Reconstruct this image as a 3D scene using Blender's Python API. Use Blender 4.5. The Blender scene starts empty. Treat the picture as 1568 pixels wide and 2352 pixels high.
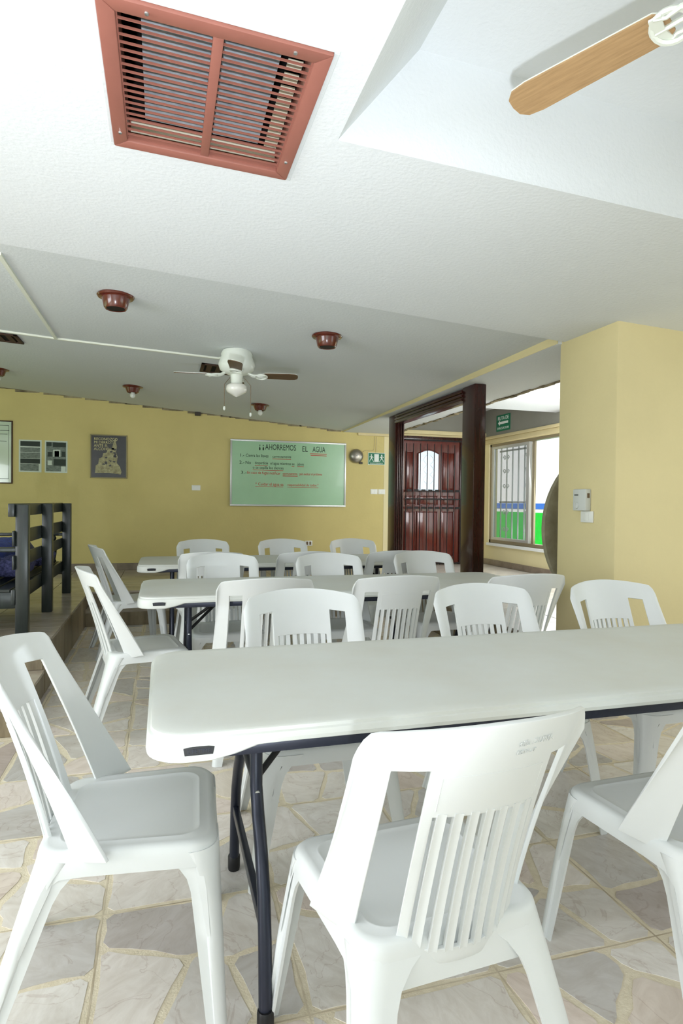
import bpy, bmesh, math, random
from mathutils import Vector, Matrix
random.seed(7)
SC = bpy.context.scene
COL = SC.collection
PI = math.pi

# ------------------------------------------------------------------ camera
TH = math.radians(16.3); PITCH = math.atan(21 / 1408.0); ROLL = 0.0118
fw = Vector((math.sin(TH) * math.cos(PITCH), math.cos(TH) * math.cos(PITCH), -math.sin(PITCH)))
r0 = Vector((math.cos(TH), -math.sin(TH), 0)); u0 = r0.cross(fw)
Rv = r0 * math.cos(ROLL) + u0 * math.sin(ROLL); Uv = u0 * math.cos(ROLL) - r0 * math.sin(ROLL)
cd = bpy.data.cameras.new('camera'); cam = bpy.data.objects.new('camera', cd); COL.objects.link(cam)
cd.sensor_fit = 'VERTICAL'; cd.sensor_height = 36.0; cd.lens = 1408.0 / 2352.0 * 36.0
cd.clip_start = 0.02; cd.clip_end = 200
cam.matrix_world = Matrix(((Rv.x, Uv.x, -fw.x, 0), (Rv.y, Uv.y, -fw.y, 0), (Rv.z, Uv.z, -fw.z, 1.246), (0, 0, 0, 1)))
SC.camera = cam

# ------------------------------------------------------------------ light
SC.view_settings.view_transform = 'Standard'; SC.view_settings.look = 'None'
SC.view_settings.gamma = 1.0; SC.view_settings.exposure = 0.13
SC.view_settings.use_curve_mapping = False
world = bpy.data.worlds.new('sky'); SC.world = world; world.use_nodes = True
bg = world.node_tree.nodes['Background']; bg.inputs[0].default_value = (0.78, 0.88, 1.0, 1); bg.inputs[1].default_value = 0.6

def light(name, kind, loc, energy, color=(1, 1, 1), size=None, size_y=None, direction=None, radius=None):
    l = bpy.data.lights.new(name, kind); o = bpy.data.objects.new(name, l); COL.objects.link(o)
    o.location = loc; l.energy = energy; l.color = color
    if kind == 'AREA':
        if size_y: l.shape = 'RECTANGLE'; l.size = size; l.size_y = size_y
        else: l.shape = 'DISK'; l.size = size
    if radius is not None: l.shadow_soft_size = radius
    if direction is not None: o.rotation_euler = Vector(direction).to_track_quat('-Z', 'Y').to_euler()
    return o
sun = light('sun', 'SUN', (0, 0, 9), 5.0, (1, 0.96, 0.9), direction=(0.62, 0.12, -0.78)); sun.data.angle = 0.01
light('overhead_fill', 'AREA', (0.2, -1.75, 2.36), 70, (0.88, 0.94, 1.0), 8.0, 2.4, (0, 0.55, -1))  # unseen fill lamp below the closed ceiling, added to light floor and tables
light('daylight_rear_opening', 'AREA', (-1.3, -2.85, 1.0), 26, (0.88, 0.94, 1.0), 2.9, 1.9, (0.2, 1, -0.1))
fl = light('bounce_flash', 'SPOT', (-0.25, -0.38, 0.5), 345, (0.84, 0.91, 1.0), direction=(-0.10, 1.15, 1), radius=0.04)
fl.data.spot_size = math.radians(94); fl.data.spot_blend = 1.0
light('daylight_left_window', 'AREA', (-4.2, 5.6, 1.55), 13, (0.45, 1.0, 0.33), 3.9, 1.15, (1, 0, 0.1))
light('daylight_left_near_window', 'AREA', (-4.2, 0.8, 1.4), 155, (0.89, 0.94, 1.0), 3.6, 1.5, (1, 0.1, -0.1))
light('daylight_right_window', 'AREA', (4.62, 0.6, 1.4), 30, (0.89, 0.94, 1.0), 3.1, 1.7, (-1, 0.1, -0.1))
light('daylight_lobby_window', 'AREA', (4.98, 6.6, 1.45), 26, (0.96, 0.98, 1.0), 3.0, 1.4, (-1, 0, -0.1))
light('lobby_fill', 'AREA', (4.1, 5.15, 1.95), 40, (0.96, 0.98, 1.0), 1.3, 0.8, (0.3, 1, -0.5))  # fill lamp added inside the lobby to brighten it; no opening here

# ------------------------------------------------------------------ materials
M = {}
def mat(name, col, rough=0.5, spec=0.5, metal=0.0, var=0.0, scale=8.0, bump=0.0, bscale=60.0, col2=None, stretch=None, coat=0.0, emit=None, dist=0.01, objrand=0.0):
    m = bpy.data.materials.new(name); m.use_nodes = True; nt = m.node_tree; N = nt.nodes; L = nt.links
    b = N['Principled BSDF']; b.inputs['Roughness'].default_value = rough; b.inputs['Metallic'].default_value = metal
    b.inputs['Specular IOR Level'].default_value = spec; b.inputs['Coat Weight'].default_value = coat
    c = (*col, 1); b.inputs['Base Color'].default_value = c
    tc = N.new('ShaderNodeTexCoord'); src = tc.outputs['Object']
    if stretch:
        mp = N.new('ShaderNodeMapping'); L.new(src, mp.inputs[0]); mp.inputs['Scale'].default_value = stretch; src = mp.outputs[0]
    out = None
    if var > 0 or col2:
        n = N.new('ShaderNodeTexNoise'); n.inputs['Scale'].default_value = scale; n.inputs['Detail'].default_value = 6; n.inputs['Roughness'].default_value = .6
        L.new(src, n.inputs['Vector'])
        rp = N.new('ShaderNodeValToRGB'); L.new(n.outputs['Fac'], rp.inputs[0])
        rp.color_ramp.elements[0].position = 0.3; rp.color_ramp.elements[1].position = 0.7
        c2 = col2 if col2 else tuple(max(0, x * (1 - var)) for x in col)
        rp.color_ramp.elements[0].color = (*c2, 1); rp.color_ramp.elements[1].color = c
        out = rp.outputs[0]
    if objrand > 0:
        oi = N.new('ShaderNodeObjectInfo'); hs = N.new('ShaderNodeHueSaturation')
        mr = N.new('ShaderNodeMapRange'); L.new(oi.outputs['Random'], mr.inputs[0]); mr.inputs[3].default_value = 1 - objrand; mr.inputs[4].default_value = 1 + objrand * .4
        L.new(mr.outputs[0], hs.inputs['Value']); hs.inputs['Color'].default_value = c
        if out: L.new(out, hs.inputs['Color'])
        out = hs.outputs[0]
    if out: L.new(out, b.inputs['Base Color'])
    if bump > 0:
        n2 = N.new('ShaderNodeTexNoise'); n2.inputs['Scale'].default_value = bscale; n2.inputs['Detail'].default_value = 5
        L.new(src, n2.inputs['Vector']); bp = N.new('ShaderNodeBump'); bp.inputs['Strength'].default_value = bump; bp.inputs['Distance'].default_value = dist
        L.new(n2.outputs['Fac'], bp.inputs['Height']); L.new(bp.outputs[0], b.inputs['Normal'])
    if emit: b.inputs['Emission Color'].default_value = (*emit[:3], 1); b.inputs['Emission Strength'].default_value = emit[3]
    M[name] = m; return m

def srgb(r, g, b):
    f = lambda v: (v / 255 / 12.92) if v / 255 <= .04045 else ((v / 255 + .055) / 1.055) ** 2.4
    return (f(r), f(g), f(b))

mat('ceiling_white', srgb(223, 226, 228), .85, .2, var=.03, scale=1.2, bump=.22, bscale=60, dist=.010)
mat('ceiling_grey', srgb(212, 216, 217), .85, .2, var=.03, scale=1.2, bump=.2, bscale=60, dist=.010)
mat('wall_yellow', srgb(222, 208, 160), .8, .25, var=.07, scale=1.6, bump=.18, bscale=35, dist=.008)
mat('wall_yellow_shaded', srgb(212, 196, 134), .8, .25, var=.09, scale=1.6, bump=.18, bscale=35, dist=.008)  # back wall copy of the yellow, low light and bounces put into the colour
mat('wall_cream', srgb(232, 220, 176), .8, .25, var=.06, scale=2, bump=.1, bscale=35)
mat('frieze_grey', srgb(140, 138, 128), .7, .3, var=.12, scale=2)
mat('moulding_cream', srgb(222, 206, 160), .6, .3, var=.08, scale=5)
mat('plastic_white', srgb(222, 225, 224), .38, .45, var=.025, scale=6, bump=.03, bscale=180, dist=.002)
mat('table_white', srgb(216, 220, 216), .5, .35, col2=srgb(210, 211, 203), scale=3, bump=.06, bscale=260, dist=.002)
mat('steel_blue', srgb(40, 44, 58), .34, .5, metal=.35, bump=.03, bscale=200)
mat('black_plastic', srgb(22, 22, 24), .45, .4)
mat('rivet_steel', srgb(190, 192, 190), .3, .5, metal=.9)
mat('grout', srgb(238, 227, 203), .85, .2, col2=srgb(222, 209, 182), scale=40, bump=.5, bscale=160, dist=.004)
mat('joint_dark', srgb(176, 160, 134), .9, .2, col2=srgb(230, 218, 194), scale=4)
mat('riser_brown', srgb(156, 142, 116), .35, .5, col2=srgb(112, 98, 76), scale=5, stretch=(3, 3, .6), objrand=.25)
mat('platform_marble', srgb(202, 192, 176), .16, .5, col2=srgb(164, 150, 132), scale=2.6, stretch=(1, 1.8, 1), objrand=.12)
mat('lobby_marble', srgb(226, 222, 214), .2, .5, col2=srgb(204, 198, 188), scale=3, objrand=.06)
mat('skirting_stone', srgb(150, 136, 122), .4, .4, col2=srgb(114, 100, 90), scale=6, objrand=.2)
mat('terracotta', srgb(154, 98, 85), .42, .4, var=.1, scale=10)
mat('slat_olive', srgb(128, 118, 62), .5, .4, col2=srgb(78, 62, 34), scale=12, stretch=(1, 4, 4))
mat('galvanised', srgb(186, 192, 198), .5, .4, col2=srgb(146, 152, 160), scale=24, metal=.0)
mat('duct_dark', srgb(24, 22, 20), .8, .2)
mat('duct_cream', srgb(226, 218, 196), .7, .2)
mat('wood_blade', srgb(184, 150, 108), .42, .4, col2=srgb(162, 130, 92), scale=6, stretch=(2, 26, 2))
mat('wood_blade_dark', srgb(104, 82, 58), .5, .35, col2=srgb(86, 66, 46), scale=6, stretch=(2, 22, 2))
mat('fan_white', srgb(226, 230, 220), .3, .5)
mat('glass_opal', srgb(236, 234, 226), .12, .6, coat=.5)
mat('chain_metal', srgb(120, 104, 84), .4, .5, metal=.8)
mat('lamp_brown', srgb(98, 40, 26), .22, .6, var=.25, scale=14, coat=.4)
mat('lamp_inside', srgb(30, 24, 24), .6, .3)
mat('bulb_glass', srgb(220, 222, 214), .15, .6)
mat('grille_brown', srgb(66, 44, 32), .6, .3)
mat('frame_wood', srgb(66, 28, 22), .25, .5, col2=srgb(38, 20, 17), scale=5, stretch=(8, 8, .8), coat=.25)
mat('door_wood', srgb(112, 40, 28), .25, .5, col2=srgb(78, 26, 20), scale=5, stretch=(7, 7, .8), coat=.35)
mat('iron_black', srgb(28, 22, 22), .5, .4, metal=.4)
mat('door_glass', srgb(206, 220, 226), .1, .6, col2=srgb(176, 196, 206), scale=18, emit=(.80, .90, 1.0, .55))  # pane glows by itself in place of daylight behind it
mat('bench_wood', srgb(42, 50, 46), .3, .5, col2=srgb(24, 30, 30), scale=6, stretch=(6, 6, 1))
mat('blue_fabric', srgb(58, 92, 206), .5, .5, col2=srgb(26, 42, 116), scale=40, bump=.7, bscale=110, dist=.02)
mat('blue_dark_fabric', srgb(104, 106, 158), .7, .3, col2=srgb(30, 32, 64), scale=60, bump=.7, bscale=120, dist=.02)
mat('board_green_cast', srgb(166, 206, 170), .3, .5, col2=srgb(158, 196, 160), scale=1.5, coat=.1)  # white board; the green it reflects is put into the base colour
mat('aluminium', srgb(206, 208, 206), .35, .5, metal=.5)
mat('ink_black', srgb(46, 54, 48), .7, .2)
mat('ink_red', srgb(190, 50, 44), .7, .2)
mat('poster_black', srgb(44, 42, 44), .3, .5, col2=srgb(62, 60, 62), scale=5)
mat('poster_bone', srgb(196, 190, 150), .5, .3, col2=srgb(130, 122, 92), scale=30)
mat('poster_yellow', srgb(214, 206, 150), .5, .3)
mat('poster_frame', srgb(150, 140, 104), .5, .4)
mat('paper_white', srgb(206, 214, 204), .8, .2)
mat('paper_grey', srgb(96, 104, 98), .8, .2, col2=srgb(140, 148, 140), scale=26, stretch=(1, 1, 3))
mat('paper_dark', srgb(62, 68, 64), .8, .2)
mat('certificate', srgb(190, 206, 184), .12, .5, coat=.6)
mat('sign_green', srgb(18, 112, 78), .5, .4)
mat('sign_white', srgb(232, 238, 232), .6, .3)
mat('switch_white', srgb(232, 232, 226), .4, .4)
mat('slot_dark', srgb(110, 90, 70), .6, .3)
mat('bell_metal', srgb(150, 146, 136), .3, .5, metal=.85)
mat('bell_dark', srgb(62, 54, 46), .5, .4)
mat('raceway', srgb(224, 226, 212), .6, .3)
mat('thermostat_grey', srgb(206, 208, 204), .5, .4)
mat('disc_brown', srgb(172, 166, 142), .7, .3, col2=srgb(144, 138, 116), scale=8)
mat('iron_white', srgb(230, 232, 232), .45, .4)
mat('window_bronze', srgb(150, 138, 112), .4, .5, metal=.3)
mat('exterior_white', srgb(238, 240, 240), .9, .2, bump=.3, bscale=20)
mat('exterior_green', srgb(40, 190, 60), .8, .2, var=.2, scale=10)
mat('exterior_blue', srgb(60, 110, 190), .8, .2)
mat('ground_concrete', srgb(186, 184, 176), .9, .2, var=.1, scale=3)
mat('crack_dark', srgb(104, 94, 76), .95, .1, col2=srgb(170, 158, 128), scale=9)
m = mat('pane_glass', (1, 1, 1), .02, .5); 
b = m.node_tree.nodes['Principled BSDF']; b.inputs['Base Color'].default_value = (.22, .24, .25, 1); b.inputs['Alpha'].default_value = .38; b.inputs['Roughness'].default_value = .08  # grey base colour stands in for the reflection on the pane

def marble():
    m = bpy.data.materials.new('marble_fragment'); m.use_nodes = True; nt = m.node_tree; N = nt.nodes; L = nt.links; b = N['Principled BSDF']
    b.inputs['Roughness'].default_value = .3; b.inputs['Specular IOR Level'].default_value = .45
    oi = N.new('ShaderNodeObjectInfo'); at = N.new('ShaderNodeAttribute'); at.attribute_name = 'shade'
    add = N.new('ShaderNodeMath'); add.operation = 'ADD'; L.new(at.outputs['Fac'], add.inputs[0]); add.inputs[1].default_value = 0
    rp = N.new('ShaderNodeValToRGB'); L.new(add.outputs[0], rp.inputs[0]); cr = rp.color_ramp; cr.interpolation = 'LINEAR'
    pts = [(0, srgb(196, 182, 175)), (.1, srgb(202, 199, 196)), (.3, srgb(222, 217, 211)), (.5, srgb(234, 228, 220)), (.7, srgb(240, 236, 230)), (.86, srgb(236, 222, 212)), (1, srgb(226, 217, 202))]
    cr.elements[0].position = 0; cr.elements[0].color = (*pts[0][1], 1); cr.elements[1].position = 1; cr.elements[1].color = (*pts[-1][1], 1)
    for p, c in pts[1:-1]:
        e = cr.elements.new(p); e.color = (*c, 1)
    tc = N.new('ShaderNodeTexCoord')
    mp = N.new('ShaderNodeMapping'); L.new(tc.outputs['Object'], mp.inputs[0])
    cmb = N.new('ShaderNodeCombineXYZ'); ml = N.new('ShaderNodeMath'); ml.operation = 'MULTIPLY'; ml.inputs[1].default_value = 37; L.new(at.outputs['Fac'], ml.inputs[0])
    L.new(ml.outputs[0], cmb.inputs[0]); L.new(ml.outputs[0], cmb.inputs[2]); L.new(cmb.outputs[0], mp.inputs['Location'])
    ro = N.new('ShaderNodeCombineXYZ'); L.new(ml.outputs[0], ro.inputs[2]); L.new(ro.outputs[0], mp.inputs['Rotation'])
    n1 = N.new('ShaderNodeTexNoise'); n1.inputs['Scale'].default_value = 7; n1.inputs['Detail'].default_value = 7; n1.inputs['Roughness'].default_value = .65; n1.inputs['Distortion'].default_value = 1.2
    mp2 = N.new('ShaderNodeMapping'); mp2.inputs['Scale'].default_value = (1, 2.2, 1); L.new(mp.outputs[0], mp2.inputs[0]); L.new(mp2.outputs[0], n1.inputs['Vector'])
    mx = N.new('ShaderNodeMix'); mx.data_type = 'RGBA'; mx.blend_type = 'MULTIPLY'
    r2 = N.new('ShaderNodeValToRGB'); L.new(n1.outputs['Fac'], r2.inputs[0]); r2.color_ramp.elements[0].position = .3; r2.color_ramp.elements[0].color = (.80, .76, .71, 1); r2.color_ramp.elements[1].position = .62; r2.color_ramp.elements[1].color = (1.02, 1.01, 1.0, 1)
    mx.inputs[0].default_value = .85; L.new(rp.outputs[0], mx.inputs[6]); L.new(r2.outputs[0], mx.inputs[7])
    # thin reddish veins
    n3 = N.new('ShaderNodeTexNoise'); n3.inputs['Scale'].default_value = 3.2; n3.inputs['Detail'].default_value = 9; n3.inputs['Distortion'].default_value = 2.2; L.new(mp.outputs[0], n3.inputs['Vector'])
    sb = N.new('ShaderNodeMath'); sb.operation = 'SUBTRACT'; sb.inputs[1].default_value = .5; L.new(n3.outputs['Fac'], sb.inputs[0])
    ab = N.new('ShaderNodeMath'); ab.operation = 'ABSOLUTE'; L.new(sb.outputs[0], ab.inputs[0])
    r3 = N.new('ShaderNodeValToRGB'); L.new(ab.outputs[0], r3.inputs[0]); r3.color_ramp.elements[0].color = (.42, .27, .2, 1); r3.color_ramp.elements[1].color = (1, 1, 1, 1); r3.color_ramp.elements[1].position = .012
    mx2 = N.new('ShaderNodeMix'); mx2.data_type = 'RGBA'; mx2.blend_type = 'MULTIPLY'; mx2.inputs[0].default_value = .28
    L.new(mx.outputs[2], mx2.inputs[6]); L.new(r3.outputs[0], mx2.inputs[7]); L.new(mx2.outputs[2], b.inputs['Base Color'])
    M['marble_fragment'] = m
marble()

# ------------------------------------------------------------------ mesh helpers
def mesh_obj(name, verts, faces, material, parent=None, smooth=None, bevel=0, solid=0, solid_off=-1, sub=0, loc=None):
    me = bpy.data.meshes.new(name); me.from_pydata([tuple(v) for v in verts], [], faces); me.validate(); me.update()
    bm = bmesh.new(); bm.from_mesh(me); bmesh.ops.recalc_face_normals(bm, faces=bm.faces[:]) if not solid else None
    bm.to_mesh(me); bm.free()
    return finish(name, me, material, parent, smooth, bevel, solid, solid_off, sub, loc)

def finish(name, me, material, parent=None, smooth=None, bevel=0, solid=0, solid_off=-1, sub=0, loc=None):
    o = bpy.data.objects.new(name, me)
    if bevel or solid or sub:
        COL.objects.link(o)
        if solid:
            md = o.modifiers.new('s', 'SOLIDIFY'); md.thickness = solid; md.offset = solid_off; md.use_even_offset = False
        if sub:
            md = o.modifiers.new('u', 'SUBSURF'); md.levels = sub; md.render_levels = sub
        if bevel:
            md = o.modifiers.new('b', 'BEVEL'); md.width = bevel; md.segments = 2; md.limit_method = 'ANGLE'; md.angle_limit = math.radians(40)
        dg = bpy.context.evaluated_depsgraph_get(); dg.update()
        me2 = bpy.data.meshes.new_from_object(o.evaluated_get(dg)); o.modifiers.clear(); o.data = me2; bpy.data.meshes.remove(me); me2.name = name
        me = me2
    else:
        COL.objects.link(o)
    me.materials.clear(); me.materials.append(M[material] if isinstance(material, str) else material)
    if smooth is not None:
        me.polygons.foreach_set('use_smooth', [True] * len(me.polygons)); me.set_sharp_from_angle(angle=math.radians(smooth))
    if parent: o.parent = parent
    if loc: o.location = loc
    return o

class MB:
    """collects simple shapes into one mesh"""
    def __init__(s): s.v = []; s.f = []
    def add(s, vs, fs):
        n = len(s.v); s.v += [tuple(v) for v in vs]; s.f += [tuple(i + n for i in f) for f in fs]; return s
    def box(s, x0, x1, y0, y1, z0, z1):
        return s.add([(x0, y0, z0), (x1, y0, z0), (x1, y1, z0), (x0, y1, z0), (x0, y0, z1), (x1, y0, z1), (x1, y1, z1), (x0, y1, z1)],
                     [(0, 3, 2, 1), (4, 5, 6, 7), (0, 1, 5, 4), (1, 2, 6, 5), (2, 3, 7, 6), (3, 0, 4, 7)])
    def hexa(s, p): return s.add(p, [(0, 3, 2, 1), (4, 5, 6, 7), (0, 1, 5, 4), (1, 2, 6, 5), (2, 3, 7, 6), (3, 0, 4, 7)])
    def lathe(s, prof, c=(0, 0, 0), n=24, axis='z'):
        vs = []; fs = []; k = len(prof)
        for i in range(n):
            a = 2 * PI * i / n
            for r, h in prof:
                x, y, z = r * math.cos(a), r * math.sin(a), h
                if axis == 'y': x, y, z = x, h, y
                if axis == 'x': x, y, z = h, x, y
                vs.append((c[0] + x, c[1] + y, c[2] + z))
        for i in range(n):
            j = (i + 1) % n
            for q in range(k - 1): fs.append((i * k + q, j * k + q, j * k + q + 1, i * k + q + 1))
        if prof[0][0] > 1e-6: fs.append(tuple(i * k for i in range(n))[::-1])
        if prof[-1][0] > 1e-6: fs.append(tuple(i * k + k - 1 for i in range(n)))
        return s.add(vs, fs)
    def tube(s, pts, r, n=10, cap=True):
        pts = [Vector(p) for p in pts]; vs = []; fs = []
        prev = None
        for i, p in enumerate(pts):
            t = (pts[min(i + 1, len(pts) - 1)] - pts[max(i - 1, 0)]).normalized()
            if prev is None: a = t.orthogonal().normalized()
            else: a = (prev - t * prev.dot(t)).normalized()
            prev = a; bb = t.cross(a); rr = r[i] if isinstance(r, (list, tuple)) else r
            for k in range(n):
                g = 2 * PI * k / n; vs.append(p + a * rr * math.cos(g) + bb * rr * math.sin(g))
        for i in range(len(pts) - 1):
            for k in range(n):
                q = (k + 1) % n; fs.append((i * n + k, i * n + q, (i + 1) * n + q, (i + 1) * n + k))
        if cap: fs.append(tuple(range(n))[::-1]); fs.append(tuple((len(pts) - 1) * n + k for k in range(n)))
        return s.add(vs, fs)
    def prism(s, poly, z0, z1, T=None):
        n = len(poly); vs = [(x, y, z0) for x, y in poly] + [(x, y, z1) for x, y in poly]
        if T: vs = [T(*v) for v in vs]
        fs = [tuple(range(n))[::-1], tuple(range(n, 2 * n))] + [(i, (i + 1) % n, n + (i + 1) % n, n + i) for i in range(n)]
        return s.add(vs, fs)
    def build(s, name, material, parent=None, smooth=None, bevel=0, **k):
        return mesh_obj(name, s.v, s.f, material, parent, smooth, bevel, **k)

def box(name, material, b, parent=None, bevel=0): return MB().box(*b).build(name, material, parent, bevel=bevel, smooth=30 if bevel else None)
def empty(name, loc=(0, 0, 0), rz=0):
    o = bpy.data.objects.new(name, None); COL.objects.link(o); o.location = loc; o.rotation_euler = (0, 0, rz); o.empty_display_size = .1; return o
def tag(o, label, cat, group=None):
    o['label'] = label; o['category'] = cat
    if group: o['group'] = group
    return o
def struct(o, label=None):
    o['kind'] = 'structure'
    if label: o['label'] = label
    return o
def copy_tree(o, parent=None):
    c = o.copy(); COL.objects.link(c); c.parent = parent
    for ch in [x for x in bpy.data.objects if x.parent == o]: copy_tree(ch, c)
    return c
def text_width(body, size):
    cu = bpy.data.curves.new('t', 'FONT'); cu.body = body; cu.size = size; t = bpy.data.objects.new('t', cu); COL.objects.link(t)
    dg = bpy.context.evaluated_depsgraph_get(); dg.update(); w_ = t.evaluated_get(dg).dimensions.x
    bpy.data.objects.remove(t); bpy.data.curves.remove(cu); return w_
def text(name, body, size, material, parent, loc, rot=(PI / 2, 0, 0), depth=.0006, align='LEFT', shear=0, sx=1):
    if ' ' in body:      # every word is an object of its own
        from mathutils import Euler
        ax = Euler(rot).to_matrix() @ Vector((sx, 0, 0)); dot = text_width('.', size); full = text_width(body, size)
        o = None; k = 0
        for word in body.split(' '):
            if word:
                off = (text_width(body[:k] + '.', size) - dot) if k else 0
                if align == 'CENTER': off -= full / 2
                o = text(name, word, size, material, parent, Vector(loc) + ax * off, rot, depth, 'LEFT', shear, sx)
            k += len(word) + 1
        return o
    cu = bpy.data.curves.new('t', 'FONT'); cu.body = body; cu.size = size; cu.extrude = depth; cu.align_x = align; cu.shear = shear; cu.resolution_u = 3
    t = bpy.data.objects.new('t', cu); COL.objects.link(t); dg = bpy.context.evaluated_depsgraph_get(); dg.update()
    me = bpy.data.meshes.new_from_object(t.evaluated_get(dg)); bpy.data.objects.remove(t); bpy.data.curves.remove(cu)
    me.name = name; me.materials.clear(); me.materials.append(M[material])
    o = bpy.data.objects.new(name, me); COL.objects.link(o); o.parent = parent; o.location = loc; o.rotation_euler = rot; o.scale = (sx, 1, 1); return o

# ------------------------------------------------------------------ room shell
YB = 8.7            # back wall
ZP = 0.31           # platform / lobby level
XB0, XB1 = 2.555, 3.31   # beam
XR = 4.9            # lobby right wall
def zn(x, y): return 2.452 - .042 * x
def zf(x, y):
    t = min(1, max(0, (y - 3.4) / 5.3)); return (1 - t) * (2.50 - .04 * x) + t * (2.508 - .0785 * x)
def edgeY(x): return 3.39 + .062 * x
def zs(y): return 2.29 + (8.7 - y) * .009

# near ceiling with openings for the grille and the raised tray
VX0, VX1, VY0, VY1 = -.165, .428, 1.578, 2.234
TX0, TY1 = .541, 1.945
xs = [-4.3, VX0, VX1, TX0, 2.3, 4.7]; YN = -3.0
mb = MB()
def cq(x0, x1, y0, y1, y1b=None):
    e0, e1 = (y1(x0), y1(x1)) if callable(y1) else (y1, y1)
    p = [(x0, y0), (x1, y0), (x1, e1), (x0, e0)]
    mb.hexa([(x, y, zn(x, y)) for x, y in p] + [(x, y, zn(x, y) + .05) for x, y in p])
TX1, TY0 = 3.3, -.25
cq(-4.3, VX0, YN, edgeY); cq(VX0, VX1, YN, VY0); cq(VX0, VX1, VY1, edgeY); cq(VX1, TX0, YN, edgeY)
cq(TX0, TX1, YN, TY0); cq(TX0, TX1, TY1, edgeY); cq(TX1, 4.7, YN, edgeY)
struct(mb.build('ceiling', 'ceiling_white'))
# raised tray: splayed faces
ZT = .35
def zt(x): return zn(x, 0) + ZT
tx0, tx1, ty0, ty1 = TX0 + .275, TX1 - .275, TY0 + .05, TY1 - .02
A = [(TX0, TY0), (TX1, TY0), (TX1, TY1), (TX0, TY1)]; Bq = [(tx0, ty0), (tx1, ty0), (tx1, ty1), (tx0, ty1)]
v = [(x, y, zn(x, y)) for x, y in A] + [(x, y, zt(x)) for x, y in Bq] + [(x, y, zn(x, y) + .02) for x, y in [(a - .02 if i in (0, 3) else a + .02, c + (-.02 if i < 2 else .02)) for i, (a, c) in enumerate(A)]] + [(x, y, zt(x) + .04) for x, y in Bq]
f = [(0, 1, 5, 4), (1, 2, 6, 5), (2, 3, 7, 6), (3, 0, 4, 7), (4, 5, 6, 7), (8, 9, 13, 12), (9, 10, 14, 13), (10, 11, 15, 14), (11, 8, 12, 15), (12, 13, 14, 15)]
struct(mesh_obj('ceiling_tray', v, f, 'ceiling_white'))
# far ceiling (higher, warped)
nx, ny = 14, 10; v = []; f = []
for j in range(ny + 1):
    for i in range(nx + 1):
        x = -4.3 + (XB0 + .02 + 4.3) * i / nx; y0 = edgeY(x) - .03; y = y0 + (YB + .02 - y0) * j / ny
        v.append((x, y, zf(x, y)))
for j in range(ny):
    for i in range(nx): a = j * (nx + 1) + i; f.append((a, a + nx + 1, a + nx + 2, a + 1))
n0 = len(v); v += [(x, y, z + .06) for x, y, z in v]; f += [tuple(i + n0 for i in q)[::-1] for q in f]
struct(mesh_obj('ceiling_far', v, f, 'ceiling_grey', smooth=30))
# beam over the lobby opening
mb = MB()
for y0, y1 in [(3.58, YB)]:
    p = [(XB0, y0), (XB1, y0), (XB1, y1), (XB0, y1)]
    mb.hexa([(x, y, zs(y)) for x, y in p] + [(x, y, 2.82) for x, y in p])
bm_ = struct(mb.build('ceiling_beam', 'ceiling_white'))
# yellow painted face of the beam
p = [(XB0 - .006, 3.58), (XB0 - .001, 3.58), (XB0 - .001, YB), (XB0 - .006, YB)]
MB().hexa([(x, y, zs(y) + .001) for x, y in p] + [(x, y, zs(y) + .2) for x, y in p]).build('beam_face', 'wall_yellow', bm_)
# ragged plaster along the far beam edge
mb = MB(); y = 3.7
while y < YB - .1:
    l = random.uniform(.05, .16); mb.box(XB1 - random.uniform(.01, .05), XB1 + random.uniform(.004, .02), y, y + l, zs(y) - random.uniform(.004, .014), zs(y) + .02); y += l
o = mb.build('plaster_edge', 'crack_dark', bm_)

# walls
W = struct(box('wall_back', 'wall_yellow_shaded', (-4.3, 5.05, YB, YB + .15, 0, 2.85)))
box('wall_patch', 'wall_cream', (3.2, 5.0, YB - .004, YB, ZP, 2.9), W)
struct(MB().box(-4.45, -4.3, YN, -1.2, 0, 2.9).box(-4.45, -4.3, 2.4, 3.6, 0, 2.9).box(-4.45, -4.3, -1.2, 2.4, 0, .7).box(-4.45, -4.3, -1.2, 2.4, 2.3, 2.9).box(-4.45, -4.3, 7.6, YB, 0, 2.9).box(-4.45, -4.3, 3.6, 7.6, 0, .95).box(-4.45, -4.3, 3.6, 7.6, 2.15, 2.9).build('wall_left', 'wall_yellow'))
struct(MB().box(-4.3, -2.8, YN - .15, YN, 0, 2.6).box(.237, 4.7, YN - .15, YN, 0, 2.6).box(-2.8, .237, YN - .15, YN, 2.42, 2.7).build('wall_rear', 'ceiling_white'))
struct(MB().box(4.7, 4.85, YN, -1.0, 0, 2.6).box(4.7, 4.85, 2.2, 3.1, 0, 2.6).box(4.7, 4.85, -1, 2.2, 0, .5).box(4.7, 4.85, -1, 2.2, 2.3, 2.6).build('wall_right', 'wall_yellow'))
# pier on the right: corner at (2.64, 3.12)
PXc, PYc, PYb = 2.585, 3.045, 3.6
mbp = MB().box(PXc, 5.05, PYc, PYb, 0, 2.5)
struct(mbp.build('wall_pier', 'wall_yellow', bevel=.012, smooth=30))
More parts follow.
